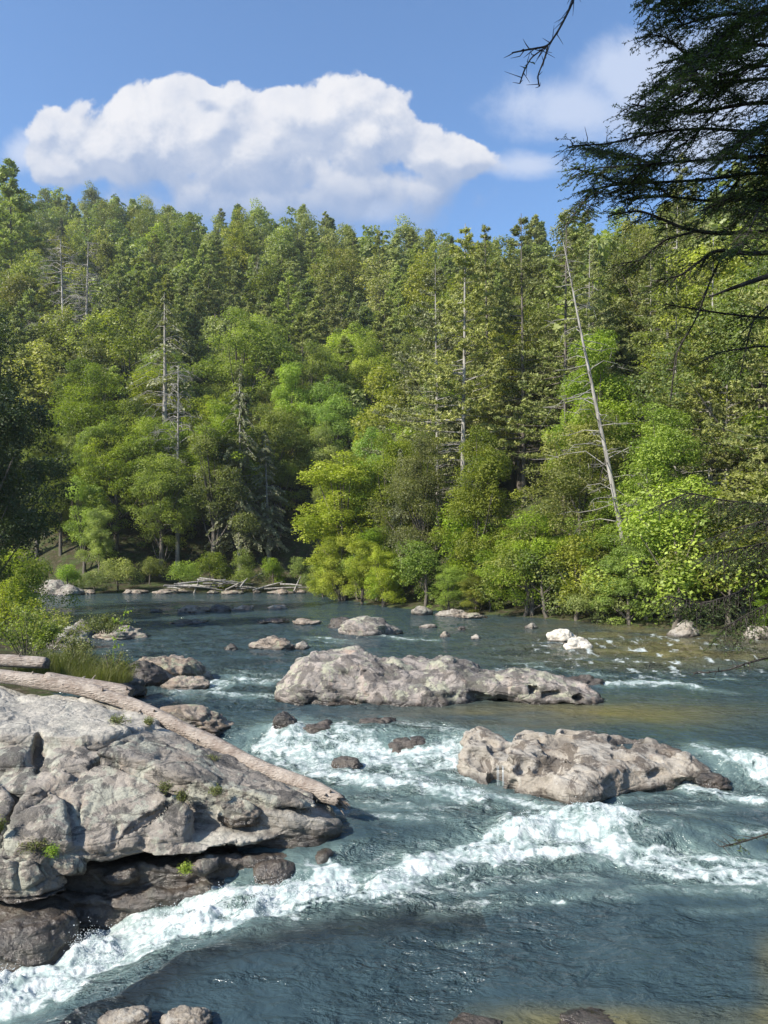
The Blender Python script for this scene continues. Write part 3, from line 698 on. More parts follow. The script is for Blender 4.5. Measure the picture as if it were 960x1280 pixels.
def boulder(name, px0, px1, ptop, pbase, zw, mat, label, seed, depth=.8, group=None, sub=5, wet=.10, tiltx=0., rough=.16, cat='rock', flat=False, low=.8, py_ok=True):
    xc, yf = wp((px0 + px1) / 2, pbase, zw)
    w = (px1 - px0) * yf / F / 2; dy = w * depth; yc = yf + dy * .85
    ztop = CZ - (ptop - HY) * (yc) / F
    hgt = max(.05, ztop - zw) * (.72 if pbase < 786 and py_ok else 1)
    import bmesh
    bm = bmesh.new(); bmesh.ops.create_icosphere(bm, subdivisions=sub, radius=1)
    V = np.array([v.co[:] for v in bm.verts], np.float32); T = np.array([[v.index for v in f.verts] for f in bm.faces]); bm.free()
    # chipped facets: clip against random planes, then noise
    rs = np.random.RandomState(seed)
    r = np.ones(len(V), np.float32)
    for k in range(14):
        n = rs.randn(3); n /= np.linalg.norm(n); d = .72 + .25 * rs.rand(); q = V @ n
        r = np.minimum(r, np.where(q > .05, d / np.maximum(q, .05), 9))
    P = V * r[:, None]
    P = P * (1 + rough * fbm(V * 1.6 + seed * 3.1, 3, seed)[:, None] + rough * .5 * ridged(V * 3.7 + seed, 3, seed + 5)[:, None])
    sz = np.array([w * 1.04, dy, hgt * 1.08])
    P = P * sz
    P[:, 2] += tiltx * P[:, 0]
    s = P[:, 2] * 6 / max(hgt, .3)
    P += (V * (vnoise(np.stack([P[:, 0], P[:, 1], s], -1), seed + 8) * .05 * min(w, .8))[:, None])
    v1, e1 = worley(V * [1.3, 1.3, 2.0] + seed * 1.7, 3)
    P += V * (min(w, 1.2) * (.10 * v1 * sstep(0, .3, e1) - .06 * np.exp(-(e1 / .07) ** 2)))[:, None] * [1, 1, .8]
    P[:, 2] = np.where(P[:, 2] < 0, P[:, 2] * low, P[:, 2])
    Vw = P + np.array([xc * yc / yf if False else (((px0 + px1) / 2 - CX) * yc / F), yc, zw])
    wn = fbm(P * 3 + seed, 2, 3)
    wet_ = np.clip(1 - (P[:, 2] - .01) / (wet * (1 + .8 * wn)), 0, 1)
    if mat is M['rock_dark']: wet_ = np.clip(wet_ + .6, 0, 1)
    me = mesh_np(name, P, None, True, {'wet': wet_}, T=T)
    o = link(name, me, mat, None, (Vw - P)[0])
    return tag(o, label, cat, group)

# ------------------------------------------------------------------ trees
def trunk_pts(H, lean=(0, 0), wob=.15, n=9, rs=None):
    z = np.linspace(0, H, n); x = lean[0] * z / H + wob * np.cumsum(rs.randn(n)) * .3; y = lean[1] * z / H + wob * np.cumsum(rs.randn(n)) * .3
    x[0] = y[0] = 0
    return np.stack([x, y, z], -1)

def broadleaf(seed, H, W, nleaf, leaf, cb=.3, K=70, limbs=14, open_=.0, clsz=1.0, flat=.78):
    rs = np.random.RandomState(seed); gt = Geo(); gc = Geo()
    tp = trunk_pts(H * .82, (rs.randn() * .4, rs.randn() * .4), .12, 8, rs)
    tube(gt, tp, np.linspace(.017 * H + .05, .02, 8), 7)
    a = W / 2; c = H * (1 - cb) / 2; zc = H * cb + c
    nl = 6; lob = rs.randn(nl, 3); lob /= np.linalg.norm(lob, axis=1, keepdims=True); lob *= (.35 + .25 * rs.rand(nl, 1)); lob[0] = (0, 0, .55); lr = .50 + .22 * rs.rand(nl)
    li = rs.randint(nl, size=K)
    u = rs.randn(K, 3); u[:, 2] += .25; u /= np.linalg.norm(u, axis=1, keepdims=True)
    lump = 1 + .28 * fbm(u * 1.9 + seed, 2, seed)
    rr = (.45 + .55 * rs.rand(K) ** .45) * lump
    cc = (lob[li] + u * (rr * lr[li])[:, None]) * np.array([a, a, c])
    cc[:, :2] *= (1 - .30 * np.clip(cc[:, 2:3] / c, -.6, 1))
    cc[:, 2] = np.clip(cc[:, 2], -c, c * 1.1)
    cc[:, 2] += zc
    for k in rs.permutation(K)[:limbs]:
        s = tp[min(7, max(1, int((cc[k, 2] / H) * 7 * .7)))]
        mid = (s + cc[k]) / 2 + np.array([0, 0, -.04 * H]); tube(gt, [s, mid, cc[k]], [.006 * H, .004 * H, .012], 5)
    rc = W * .125 * clsz * (.5 + .95 * rs.rand(K))
    per = np.maximum(6, (nleaf * rc ** 2 / np.sum(rc ** 2))).astype(int)
    for k in range(K):
        n = per[k]; d = rs.randn(n, 3); d[:, 2] += .35; d /= np.linalg.norm(d, axis=1, keepdims=True)
        wv = 1 + .75 * fbm(d * 2.6 + k, 3, k)
        pos = cc[k] + d * rc[k] * (wv * (.70 + .30 * rs.rand(n)))[:, None] * np.array([1, 1, flat])
        nrm = d * .7 + np.array([0, 0, .55]) + rs.randn(n, 3) * .45
        leaves(gc, pos, nrm, leaf * (.7 + .6 * rs.rand(n)), .62, np.clip(.5 + .28 * rs.randn() + .18 * rs.randn(n), 0, 1), rs)
    return gt.mesh('trunk', True), gc.mesh('crown')

def pine(seed, H, W, tuft=13, base=.35, dead=8, needle=.34, dens=1.0, gap=.0, droop=0.0, narrow=1.0):
    rs = np.random.RandomState(seed); gt = Geo(); gc = Geo()
    tp = trunk_pts(H, (rs.randn() * .5, rs.randn() * .5), .06, 10, rs); tube(gt, tp, np.linspace(.008 * H + .05, .03, 10), 7)
    def at(z): return np.array([np.interp(z, tp[:, 2], tp[:, 0]), np.interp(z, tp[:, 2], tp[:, 1]), z])
    for k in range(dead):
        z = H * (.15 + (base - .1) * rs.rand()); s = at(z); an = rs.rand() * 6.28; L = W * .28 * (.3 + rs.rand())
        e = s + np.array([math.cos(an) * L, math.sin(an) * L, -.1 * L]); tube(gt, [s, (s + e) / 2 + [0, 0, .15], e], [.035, .025, .01], 4)
    z = H * base; C = []; N = []; AX = []; TI = []
    while z < H * .985:
        f = (z / H - base) / (1 - base)
        Lm = W / 2 * (1 - f) ** .9 * (.55 + .45 * min(1, f * 4 + .35)) * narrow + .25
        for b in range(rs.randint(3, 6)):
            an = rs.rand() * 6.28; L = Lm * (.55 + .6 * rs.rand()); s = at(z + rs.randn() * .15)
            if rs.rand() < gap: continue
            dirv = np.array([math.cos(an), math.sin(an), 0]); rise = .04 + .30 * f - droop
            m_ = s + dirv * L * .55 + [0, 0, rise * L * .35]; e = s + dirv * L + [0, 0, L * (rise * .8 + .08)]
            tube(gt, [s, m_, e], [.02 + .01 * L, .02, .008], 4)
            nt = max(3, int(tuft * dens * L / (W * .5) + 3))
            for q in range(nt):
                t_ = .25 + .75 * (q + rs.rand()) / nt
                base_p = s * (1 - t_) ** 2 + m_ * 2 * t_ * (1 - t_) + e * t_ ** 2
                sd = (rs.rand() - .5) * .9 * L * (1.1 - t_) * .9; lat = np.array([-dirv[1], dirv[0], 0])
                cp = base_p + lat * sd + dirv * abs(sd) * .3 + [0, 0, .06 + .1 * rs.rand()]
                n = 14
                v = rs.randn(n, 3) * [.6, .6, .35] + dirv * .5 + [0, 0, .30 - droop]; v /= np.linalg.norm(v, axis=1, keepdims=True)
                C.append(cp + v * needle * (.3 + .5 * rs.rand(n, 1))); AX.append(v); N.append(rs.randn(n, 3) * .6 + [0, 0, .6]); TI.append(np.full(n, np.clip(.5 + .3 * rs.randn(), 0, 1)))
        z += H * .022 + .12
    C = np.concatenate(C); N = np.concatenate(N); AX = np.concatenate(AX); TI = np.concatenate(TI)
    leaves(gc, C, N, needle * (.8 + .5 * rs.rand(len(C))), .30, TI, rs, AX)
    return gt.mesh('trunk', True), gc.mesh('crown')

def drooping(seed, H, W, n=9000, leaf=.22, base=.12, bare=.0):
    """tall hemlock: many feathery drooping boughs"""
    rs = np.random.RandomState(seed); gt = Geo(); gc = Geo()
    tp = trunk_pts(H, (rs.randn() * .4, 0), .06, 10, rs); tube(gt, tp, np.linspace(.013 * H + .05, .02, 10), 7)
    nb = 150; per = max(6, n // nb)
    for b in range(nb):
        f = rs.rand() ** 1.1; z = H * (base + (1 - base) * f); an = rs.rand() * 6.28
        L = W / 2 * (1 - f) ** .7 * (.5 + .6 * rs.rand()) + .2
        s = np.array([np.interp(z, tp[:, 2], tp[:, 0]), np.interp(z, tp[:, 2], tp[:, 1]), z]); d = np.array([math.cos(an), math.sin(an), 0])
        m_ = s + d * L * .5 + [0, 0, .10 * L]; e = s + d * L + [0, 0, -.25 * L - .2]
        tube(gt, [s, m_, e], [.03, .02, .006], 4)
        if rs.rand() < bare: continue
        t_ = .2 + .8 * rs.rand(per, 1); q = s * (1 - t_) ** 2 + m_ * 2 * t_ * (1 - t_) + e * t_ ** 2
        lat = np.array([-d[1], d[0], 0]); q = q + lat * (rs.rand(per, 1) - .5) * L * .55 * (1.15 - t_)
        q[:, 2] -= .28 * rs.rand(per) * (0.3 + L * .25)
        leaves(gc, q, rs.randn(per, 3) * .5 + [0, 0, .8] + d * .3, leaf * (.7 + .6 * rs.rand(per)), .45, np.clip(.5 + .25 * rs.randn() + .15 * rs.randn(per), 0, 1), rs, d + rs.randn(per, 3) * .5 + [0, 0, -.5])
    return gt.mesh('trunk', True), gc.mesh('crown')

def snag(seed, H, W, nb=46, lean=(0, 0), fine=1, low=.15, thick=1.0):
    rs = np.random.RandomState(seed); g = Geo(); gb = Geo()
    tp = trunk_pts(H, lean, .05, 12, rs); tube(g, tp, np.linspace(.0105 * H + .05, .04, 12) * thick, 8)
    for b in range(nb):
        f = low + (1 - low) * (b + rs.rand()) / nb; z = H * f; an = rs.rand() * 6.28; L = W / 2 * (1.08 - f) ** .6 * (.3 + .8 * rs.rand())
        s = np.array([np.interp(z, tp[:, 2], tp[:, 0]), np.interp(z, tp[:, 2], tp[:, 1]), z]); d = np.array([math.cos(an), math.sin(an), 0])
        up = .1 + .25 * rs.randn()
        p1 = s + d * L * .4 + [0, 0, up * L * .5]; p2 = s + d * L * .8 + [0, 0, up * L * .5 - .05 * L]; p3 = s + d * L + [0, 0, up * L * .4 - .25 * L * rs.rand()]
        tube(gb, [s, p1, p2, p3], np.array([.045, .035, .022, .008]) * thick, 4)
        for k in range(3 * fine):
            t_ = .4 + .6 * rs.rand(); q = p1 * (1 - t_) + p3 * t_; e = q + rs.randn(3) * L * .16 + d * L * .12; tube(gb, [q, (q + e) / 2, e], [.016, .012, .005], 3)
    return g.mesh('trunk', True), gb.mesh('branches', True)

PROTO = {}
def protos():
    P = PROTO
    # near bank trees: fine leaves
    P['broad_near'] = [broadleaf(20 + k, 17, [9.5, 8.5, 10.5, 8][k], 40000, .17, [.16, .2, .10, .18][k], [105, 90, 120, 85][k], 18, clsz=[.85, .95, .8, 1][k]) + (17,) for k in range(4)]
    P['broad_far'] = [broadleaf(40 + k, 18, [10.5, 9.5, 11, 9, 10][k], 11000, .33, .2, [75, 65, 85, 70, 60][k], 10, clsz=[.9, 1, .85, .95, 1.1][k]) + (18,) for k in range(5)]
    P['pine_near'] = [pine(60 + k, 28, [14, 15.5, 12.5][k], 17, [.22, .18, .28][k], 30, .32, 1.7, .06) + (28,) for k in range(3)]
    P['pine_far'] = [pine(70 + k, 24, [11, 10, 12][k], 11, [.30, .25, .35][k], 6, .55, 1.0, .05) + (24,) for k in range(3)]
    P['hem'] = [drooping(80 + k, 22, [9, 8][k], 19000, .30, .1, .05) + (22,) for k in range(2)]
    P['shrub'] = [broadleaf(90 + k, 4.2, [5.0, 4.2, 4.6][k], 10000, .12, .02, 34, 10, clsz=1.2, flat=.8) + (4.2,) for k in range(3)]
    P['dying'] = [drooping(85, 22, 10, 5200, .34, .1, .5) + (22,)]
    P['snag'] = [snag(95, 20, 11, 90, (0.4, 0), 4, .2) + (20,), snag(96, 20, 10, 80, (-.5, .3), 4, .25) + (20,)]

def put_tree(name, key, var, loc, height, rz, sw, label, cat, group, leafmat, barkmat, part2='crown', lean=0.0):
    tm, cm, H = PROTO[key][var % len(PROTO[key])]
    s = height / H
    e = empty(name, loc, label, cat, group); e.rotation_euler = (0, lean, rz); e.scale = (s * sw, s * sw, s)
    for nm, me, mt in (('trunk', tm, barkmat), (part2, cm, leafmat)):
        o = bpy.data.objects.new(nm, me); COL.objects.link(o); o.parent = e
        if not me.materials: me.materials.append(mt)
        o.material_slots[0].link = 'OBJECT'; o.material_slots[0].material = mt
    return e

def gz(x, y): return float(ground_z(np.array([x], float), np.array([y], float))[0])

def build_forest():
    rs = np.random.RandomState(17)
    # ---- hero trees: (name,key,var,px,ptop,Y,height,sw,leaf,bark,label,lean)
    hero = [
     ('broadleaf_tree', 'broad_near', 3, 430, 575, 70, None, 1.75, 'leaf_yellow', 'bark', 'bright yellow-green broadleaf tree leaning over the water at the wooded point', 'tree'),
     ('broadleaf_tree', 'broad_near', 0, 300, 395, 112, None, 1.35, 'leaf_shrub', 'bark', 'big bright green round-crowned broadleaf tree in the middle of the dark left slope', 'tree'),
     ('broadleaf_tree', 'broad_near', 3, 105, 602, 88, 13, 1.1, 'leaf_shrub', 'bark', 'sunlit broadleaf tree standing alone in front of shade at the foot of the left slope', 'tree'),
     ('broadleaf_tree', 'broad_near', 1, 215, 535, 98, None, 1.15, 'leaf_shrub', 'bark', 'lime green broadleaf tree just left of the pale hemlock on the left slope', 'tree'),
     ('hemlock_tree', 'hem', 0, 300, 458, 90, 21, .85, 'leaf_hemlock', 'bark_pale', 'pale olive hemlock with a thin crown, right of the lime green broadleaf', 'tree'),
     ('hemlock_tree', 'dying', 0, 207, 366, 100, 21, 1.3, 'leaf_hemlock', 'bark_pale', 'greyish dying hemlock with bare drooping boughs, high on the left slope', 'tree'),
     ('pine_tree', 'pine_far', 0, 15, 203, 170, 34, 1.1, 'leaf_pine', 'bark', 'tallest pine at the left end of the ridge, standing above the skyline', 'tree'),
     ('pine_tree', 'pine_near', 0, 705, 262, 62, None, .95, 'leaf_pine', 'bark', 'tall white pine behind the leaning dead trunk, highest crown of the right bank', 'tree'),
     ('pine_tree', 'pine_near', 1, 655, 266, 68, None, .9, 'leaf_pine', 'bark', 'tall white pine just left of the highest crown of the right bank', 'tree'),
     ('pine_tree', 'pine_near', 2, 578, 278, 66, None, 1.0, 'leaf_pine', 'bark_pale', 'tall ragged pine at the left end of the right bank row, above the wooded point', 'tree'),
     ('pine_tree', 'pine_near', 0, 612, 282, 76, None, .85, 'leaf_pine', 'bark', 'narrow pine between the ragged left pine and the tall pines of the right bank', 'tree'),
     ('pine_tree', 'pine_near', 1, 548, 330, 74, None, 1.0, 'leaf_hemlock', 'bark_pale', 'olive pine with many bare grey boughs, left edge of the right bank forest', 'tree'),
     ('pine_tree', 'pine_near', 2, 742, 300, 72, None, .8, 'leaf_pine', 'bark', 'dark pine right behind the leaning dead trunk', 'tree'),
     ('hemlock_tree', 'hem', 1, 503, 560, 66, None, .8, 'leaf_hemlock', 'bark_pale', 'small grey-green dying tree with a pale stem beside the yellow-green tree', 'tree'),
     ('broadleaf_tree', 'broad_near', 0, -12, 400, 50, None, .9, 'leaf_shaded', 'bark', 'tall shaded dark tree cut off by the left picture edge', 'tree'),
     ('broadleaf_tree', 'broad_near', 2, 8, 520, 56, None, 1.0, 'leaf_shaded', 'bark', 'dark shaded tree with drooping crown at the left picture edge, below the tall one', 'tree'),
     ('broadleaf_tree', 'broad_near', 1, -40, 470, 40, None, 1.0, 'leaf_shaded', 'bark', 'nearest dark tree of the left bank, mostly outside the picture', 'tree'),
     ('dead_tree', 'snag', 0, 82, 300, 128, 20, 1.1, 'bark_pale', 'bark_pale', 'left one of two pale dead trees high on the left slope', 'dead tree'),
     ('dead_tree', 'snag', 1, 106, 305, 132, 17, 1.1, 'bark_pale', 'bark_pale', 'right one of two pale dead trees high on the left slope', 'dead tree'),
     ('dead_tree', 'snag', 0, 222, 455, 92, 11, .9, 'bark_pale', 'bark_pale', 'slim dead trunk with bare stubs below the dying hemlock on the left slope', 'dead tree'),
     ('dead_tree', 'snag', 1, 808, 575, 46, 6, 1.0, 'bark_pale', 'bark_pale', 'small dead tangle of grey twigs among green leaves on the right bank', 'dead tree'),
    ]
    occ = []
    for (nm, key, var, px, pt, Y, Hh, sw, lf, bk, lab, cat) in hero:
        x, y, zt = wd(px, pt, Y); g0 = gz(x, y)
        H = zt - g0 if Hh is None else Hh
        z0 = zt - H
        if Hh is not None and z0 > g0 + .3: H = zt - g0; z0 = g0
        put_tree(nm, key, var, (x, y, z0), H, rs.rand() * 6.28, sw * (1 if H > 0 else 1), lab, cat, None, M[lf], M[bk], 'branches' if key == 'snag' else 'crown')
        occ.append((x, y, 3.0 if key != 'snag' else 1.0))
    # leaning bare trunk of the right bank, built for itself
    bx, by, bz = wd(776, 640, 47); tx, ty, tz = wd(703, 300, 47)
    tmh = tz - bz
    tm, bm_ = snag(101, tmh + 6, 8.5, 70, (-(bx - tx) * 1.25, 0), 1, .22, .72)
    e = empty('dead_tree', (bx + (bx - tx) * .25, by, bz - 6), 'tall leaning bare white dead trunk with curved stubs, on the right bank', 'dead tree')
    link('trunk', tm, M['bark_pale'], e); link('branches', bm_, M['bark_pale'], e)
    # ---- scattered forest
    cand = []
    def scatter(x0, x1, y0, y1, sp, cond):
        for yy in np.arange(y0, y1, sp):
            for xx in np.arange(x0, x1, sp):
                x = xx + (rs.rand() - .5) * sp * .95; y = yy + (rs.rand() - .5) * sp * .95
                if not cond(x, y): continue
                cand.append((x, y))
    def fan(x, y): return abs(x / max(y, 1)) < .66
    scatter(-190, 190, 36, 150, 5.4, lambda x, y: fan(x, y))
    scatter(-260, 260, 150, 300, 7.4, lambda x, y: fan(x, y))
    A = np.array(cand); ins = in_poly(A[:, 0], A[:, 1], RIVER); d, *_ = seg_dist(A[:, 0], A[:, 1], RIVER + RIVER[:1])
    far = A[:, 1] > 76
    A = A[(~ins) & (d > np.where(A[:, 0] < -9, 5.0, 2.6))]
    d = seg_dist(A[:, 0], A[:, 1], RIVER + RIVER[:1])[0]
    G = ground_z(A[:, 0], A[:, 1])
    rows = []
    yr = CX + F * np.array([wp(430, 745)[0]]) / wp(430, 745)[1]
    for i, (x, y) in enumerate(A):
        if any((x - ox) ** 2 + (y - oy) ** 2 < r * r for ox, oy, r in occ): continue
        px = CX + F * x / y; dd = d[i]
        pn = float(fbm(np.array([[x * .03, y * .03, 1.0]]), 2, 200)[0])
        right = (x > -3 and y < 100) or x > .25 * y
        dist = math.hypot(x, y)
        if right:
            if dist < 88:
                if rs.rand() < (.55 if dd > 8 else .10) + .3 * pn: key, H, sw = 'pine_near', 16 + 11 * rs.rand(), .7 + .25 * rs.rand()
                else: key, H, sw = 'broad_near', min(19, 8 + dd * .9 + 5 * rs.rand()), .85 + .35 * rs.rand()
            else:
                key = 'pine_far' if rs.rand() < .40 + pn * .6 else 'broad_far'; H = 15 + 8 * rs.rand(); sw = .9 + .3 * rs.rand()
        else:
            if y < 76:  # near left bank
                key = 'broad_near' if rs.rand() < .8 else 'pine_near'; H = min(17, 7 + dd * .8 + 4 * rs.rand()); sw = 1
                if px > -12 + 30 * rs.rand(): H *= .7
            elif dist < 118:
                key = 'broad_near' if rs.rand() < .72 - pn * .5 else ('pine_far' if rs.rand() < .6 else 'hem'); H = (11 + 8 * rs.rand()) if dd > 6 else 8 + 3 * rs.rand(); sw = .95 + .3 * rs.rand()
            else:
                key = 'pine_far' if rs.rand() < .34 + pn * .9 else ('broad_far' if rs.rand() < .93 else 'hem'); H = 14 + 8 * rs.rand(); sw = .9 + .35 * rs.rand()
        if right and y < 56:
            lim = 615 if 695 < px < 800 else (530 if 680 < px < 695 else 0)
            if lim and y < 45.5:
                H = min(H, CZ + (HY - lim) * y / F - float(G[i]) + .3); key = 'broad_near'
                if H < 2.5: continue
        rows.append([x, y, float(G[i]) - .3, key, H, sw, dd, right])
    # limit left skyline: nearer left-bank trees must stay at the very edge of the frame
    rows = [r for r in rows if not (not r[7] and r[1] < 76 and (CX + F * r[0] / r[1]) > 30)]
    # ---- visible size by a coarse painter's pass, front to back
    S = 4.0; buf = np.full((int(800 / S), int(1120 / S)), False)
    rows.sort(key=lambda r: r[1])
    vis = []
    for r in rows:
        x, y, z, key, H, sw, dd, right = r
        wid = {'pine_near': 4.5, 'pine_far': 4, 'broad_near': 4.3 * H / 17, 'broad_far': 4.8 * H / 18, 'hem': 3.5}[key] * sw
        px = CX + F * x / y; w = wid * F / y; p1 = HY + (CZ - (z + H * .2)) * F / y; p0 = HY + (CZ - (z + H)) * F / y
        i0, i1 = int(max(0, p0 / S)), int(min(buf.shape[0], p1 / S + 1)); j0, j1 = int(max(0, (px - w + 80) / S)), int(min(buf.shape[1], (px + w + 80) / S + 1))
        c = 0
        if i1 > i0 and j1 > j0:
            sub = buf[i0:i1, j0:j1]
            yy, xx = np.mgrid[i0:i1, j0:j1]; m = ((xx * S - 80 - px) / w) ** 2 + ((yy * S - (p0 + p1) / 2) / ((p1 - p0) / 2)) ** 2 < 1
            c = int((m & ~sub).sum()); sub |= m
        vis.append(c)
    vis = np.array(vis)
    order = np.argsort(-vis); indiv = set(int(i) for i in order[:275] if vis[i] > 3)
    rest = [rows[i] for i in range(len(rows)) if i not in indiv and (vis[i] > 0 or (rs.rand() < .5 and rows[i][1] > 60))]
    print('forest: candidates', len(rows), 'individual', len(indiv), 'rest', len(rest), 'visible', int((vis > 0).sum()))
    names = {'pine_near': ('pine_tree', 'leaf_pine', 'bark_pale'), 'pine_far': ('pine_tree', 'leaf_pine', 'bark'), 'broad_near': ('broadleaf_tree', 'leaf_broad', 'bark'), 'broad_far': ('broadleaf_tree', 'leaf_far', 'bark'), 'hem': ('hemlock_tree', 'leaf_hemlock', 'bark_pale')}
    lab = {('pine_tree', 'R'): ('olive-green pine with layered boughs among the trees of the right bank', 'pines of the right bank forest'),
           ('broadleaf_tree', 'R'): ('green broadleaf tree in the mixed forest of the right bank', 'broadleaf trees of the right bank forest'),
           ('hemlock_tree', 'R'): ('grey-green hemlock in the right bank forest', 'hemlocks of the right bank forest'),
           ('pine_tree', 'L'): ('dark green pine with layered boughs on the wooded slope across the river', 'pines of the far slope'),
           ('broadleaf_tree', 'L'): ('green broadleaf tree in the closed forest of the slope across the river', 'broadleaf trees of the far slope'),
           ('hemlock_tree', 'L'): ('thin olive hemlock among greener trees on the slope across the river', 'hemlocks of the far slope'),
           ('pine_tree', 'N'): ('shaded pine on the left bank at the very edge of the picture', 'pines of the left bank'),
           ('broadleaf_tree', 'N'): ('shaded dark green tree crowding the left bank at the edge of the picture', 'trees of the left bank')}
    for i in sorted(indiv):
        x, y, z, key, H, sw, dd, right = rows[i]
        nm, lf, bk = names[key]; zone = 'R' if right else ('N' if y < 76 else 'L')
        l, g = lab[(nm, zone)]
        lm = M[lf]
        if zone == 'N': lm = M['leaf_shaded']
        elif key == 'broad_near' and rs.rand() < (.40 if right else .12): lm = M['leaf_shrub']
        put_tree(nm, key, rs.randint(5), (x, y, z), H, rs.rand() * 6.28, sw, l, 'tree', g, lm, M[bk])
    # ---- the rest as one mass
    low = {}
    for key in ('broad_far', 'pine_far'):
        low[key] = []
        for k in range(3):
            V, A_ = None, None
            if key == 'broad_far': _, cm = broadleaf(140 + k, 18, 9.5, 1500, .85, .2, 40, 0, clsz=1.1)
            else: _, cm = pine(150 + k, 22, 8, 5, .2, 0, 1.0, .5, .1)
            n = len(cm.vertices); v = np.empty(n * 3, np.float32); cm.vertices.foreach_get('co', v); ti = np.empty(n, np.float32); cm.attributes['tint'].data.foreach_get('value', ti)
            low[key].append((v.reshape(-1, 3), ti)); bpy.data.meshes.remove(cm)
    VV = []; TT = []
    for (x, y, z, key, H, sw, dd, right) in rest:
        kk = 'pine_far' if key.startswith('pine') else 'broad_far'
        v, ti = low[kk][rs.randint(3)]; s = H / (18 if kk == 'broad_far' else 22); a = rs.rand() * 6.28; ca, sa = math.cos(a), math.sin(a)
        q = v * s; q = np.stack([q[:, 0] * ca - q[:, 1] * sa + x, q[:, 0] * sa + q[:, 1] * ca + y, q[:, 2] + z], -1)
        VV.append(q); TT.append(np.clip(ti + .25 * rs.randn(), 0, 1))
    V = np.concatenate(VV); me = mesh_np('forest', V, np.arange(len(V)).reshape(-1, 4), False, {'tint': np.concatenate(TT)})
    tag(link('forest', me, M['leaf_far']), 'farther trees of the wooded slope running together as one mass', 'forest', kind='stuff')
    # ---- shrubs along the shores
    def shore(pts, sp, h0, h1, label, group, leafm, inset=1.0, zone='R'):
        d = 0
        for (ax, ay), (bx, by) in zip(pts[:-1], pts[1:]):
            L = math.hypot(bx - ax, by - ay); n = max(1, int(L / sp)); nx, ny = -(by - ay) / L, (bx - ax) / L
            for k in range(n):
                t_ = (k + rs.rand() * .8) / n; off = inset * (.2 + 1.2 * rs.rand())
                for sgn in (1, -1):
                    x = ax + (bx - ax) * t_ + nx * off * sgn; y = ay + (by - ay) * t_ + ny * off * sgn
                    if not in_poly(np.array([x]), np.array([y]), RIVER)[0]: break
                H = h0 + (h1 - h0) * rs.rand()
                if rs.rand() < .45 and zone == 'R' and h1 > 5:
                    put_tree('shrub', 'broad_near', rs.randint(4), (x, y, gz(x, y) - .30 * H), H * 1.5, rs.rand() * 6.28, 1.25 + .4 * rs.rand(), label, 'shrub', group, M['leaf_broad' if rs.rand() < .5 else 'leaf_shrub'], M['bark']); continue
                put_tree('shrub', 'shrub', rs.randint(3), (x, y, gz(x, y) - .25), H, rs.rand() * 6.28, 1.0 + .25 * rs.rand(), label, 'shrub', group, M[leafm if rs.rand() < .75 else 'leaf_shrub'], M['bark'])
    shore([(20.6, 32), (19.8, 38), (17, 42), (11.6, 49), (4.8, 55.5), (.5, 60), (-2.9, 67), (-4.2, 75), (-3, 80)], 2.1, 2.0, 5.6, 'leafy green shrub overhanging the water along the right shore', 'shrubs along the right shore', 'leaf_broad', 1.3)
    for px_, py_, Y_, h_ in ((452, 748, 64, 5.0), (478, 752, 61, 4.2), (425, 742, 69, 5.5), (404, 735, 74, 4.5)):
        x_, y_, z_ = wd(px_, py_, Y_); put_tree('shrub', 'broad_near', 3, (x_, y_, gz(x_, y_) - 1.4), h_ * 1.5, px_, 1.2, 'yellow-green shrub under the yellow-green tree at the wooded point', 'shrub', 'shrubs under the yellow-green tree', M['leaf_yellow'], M['bark'])
    shore([(21.5, 33), (20.8, 39), (18, 43), (12.6, 50.5), (5.8, 57), (1.5, 62)], 3.4, 5, 7.5, 'tall shrub between the shore shrubs and the trees of the right bank', 'tall shrubs of the right bank', 'leaf_broad', 2.2)
    shore([(-5, 84.5), (-15, 84), (-25, 84.5), (-36, 82.5)], 2.6, 2.2, 4.2, 'dark green shrub behind the rocks of the far shore', 'shrubs along the far shore', 'leaf_broad', 2.2)
    shore([(-30, 57), (-24.5, 50), (-20.5, 43)], 2.6, 3, 5, 'shaded shrub on the left bank below the edge trees', 'shrubs of the left bank', 'leaf_broad', 1.6)

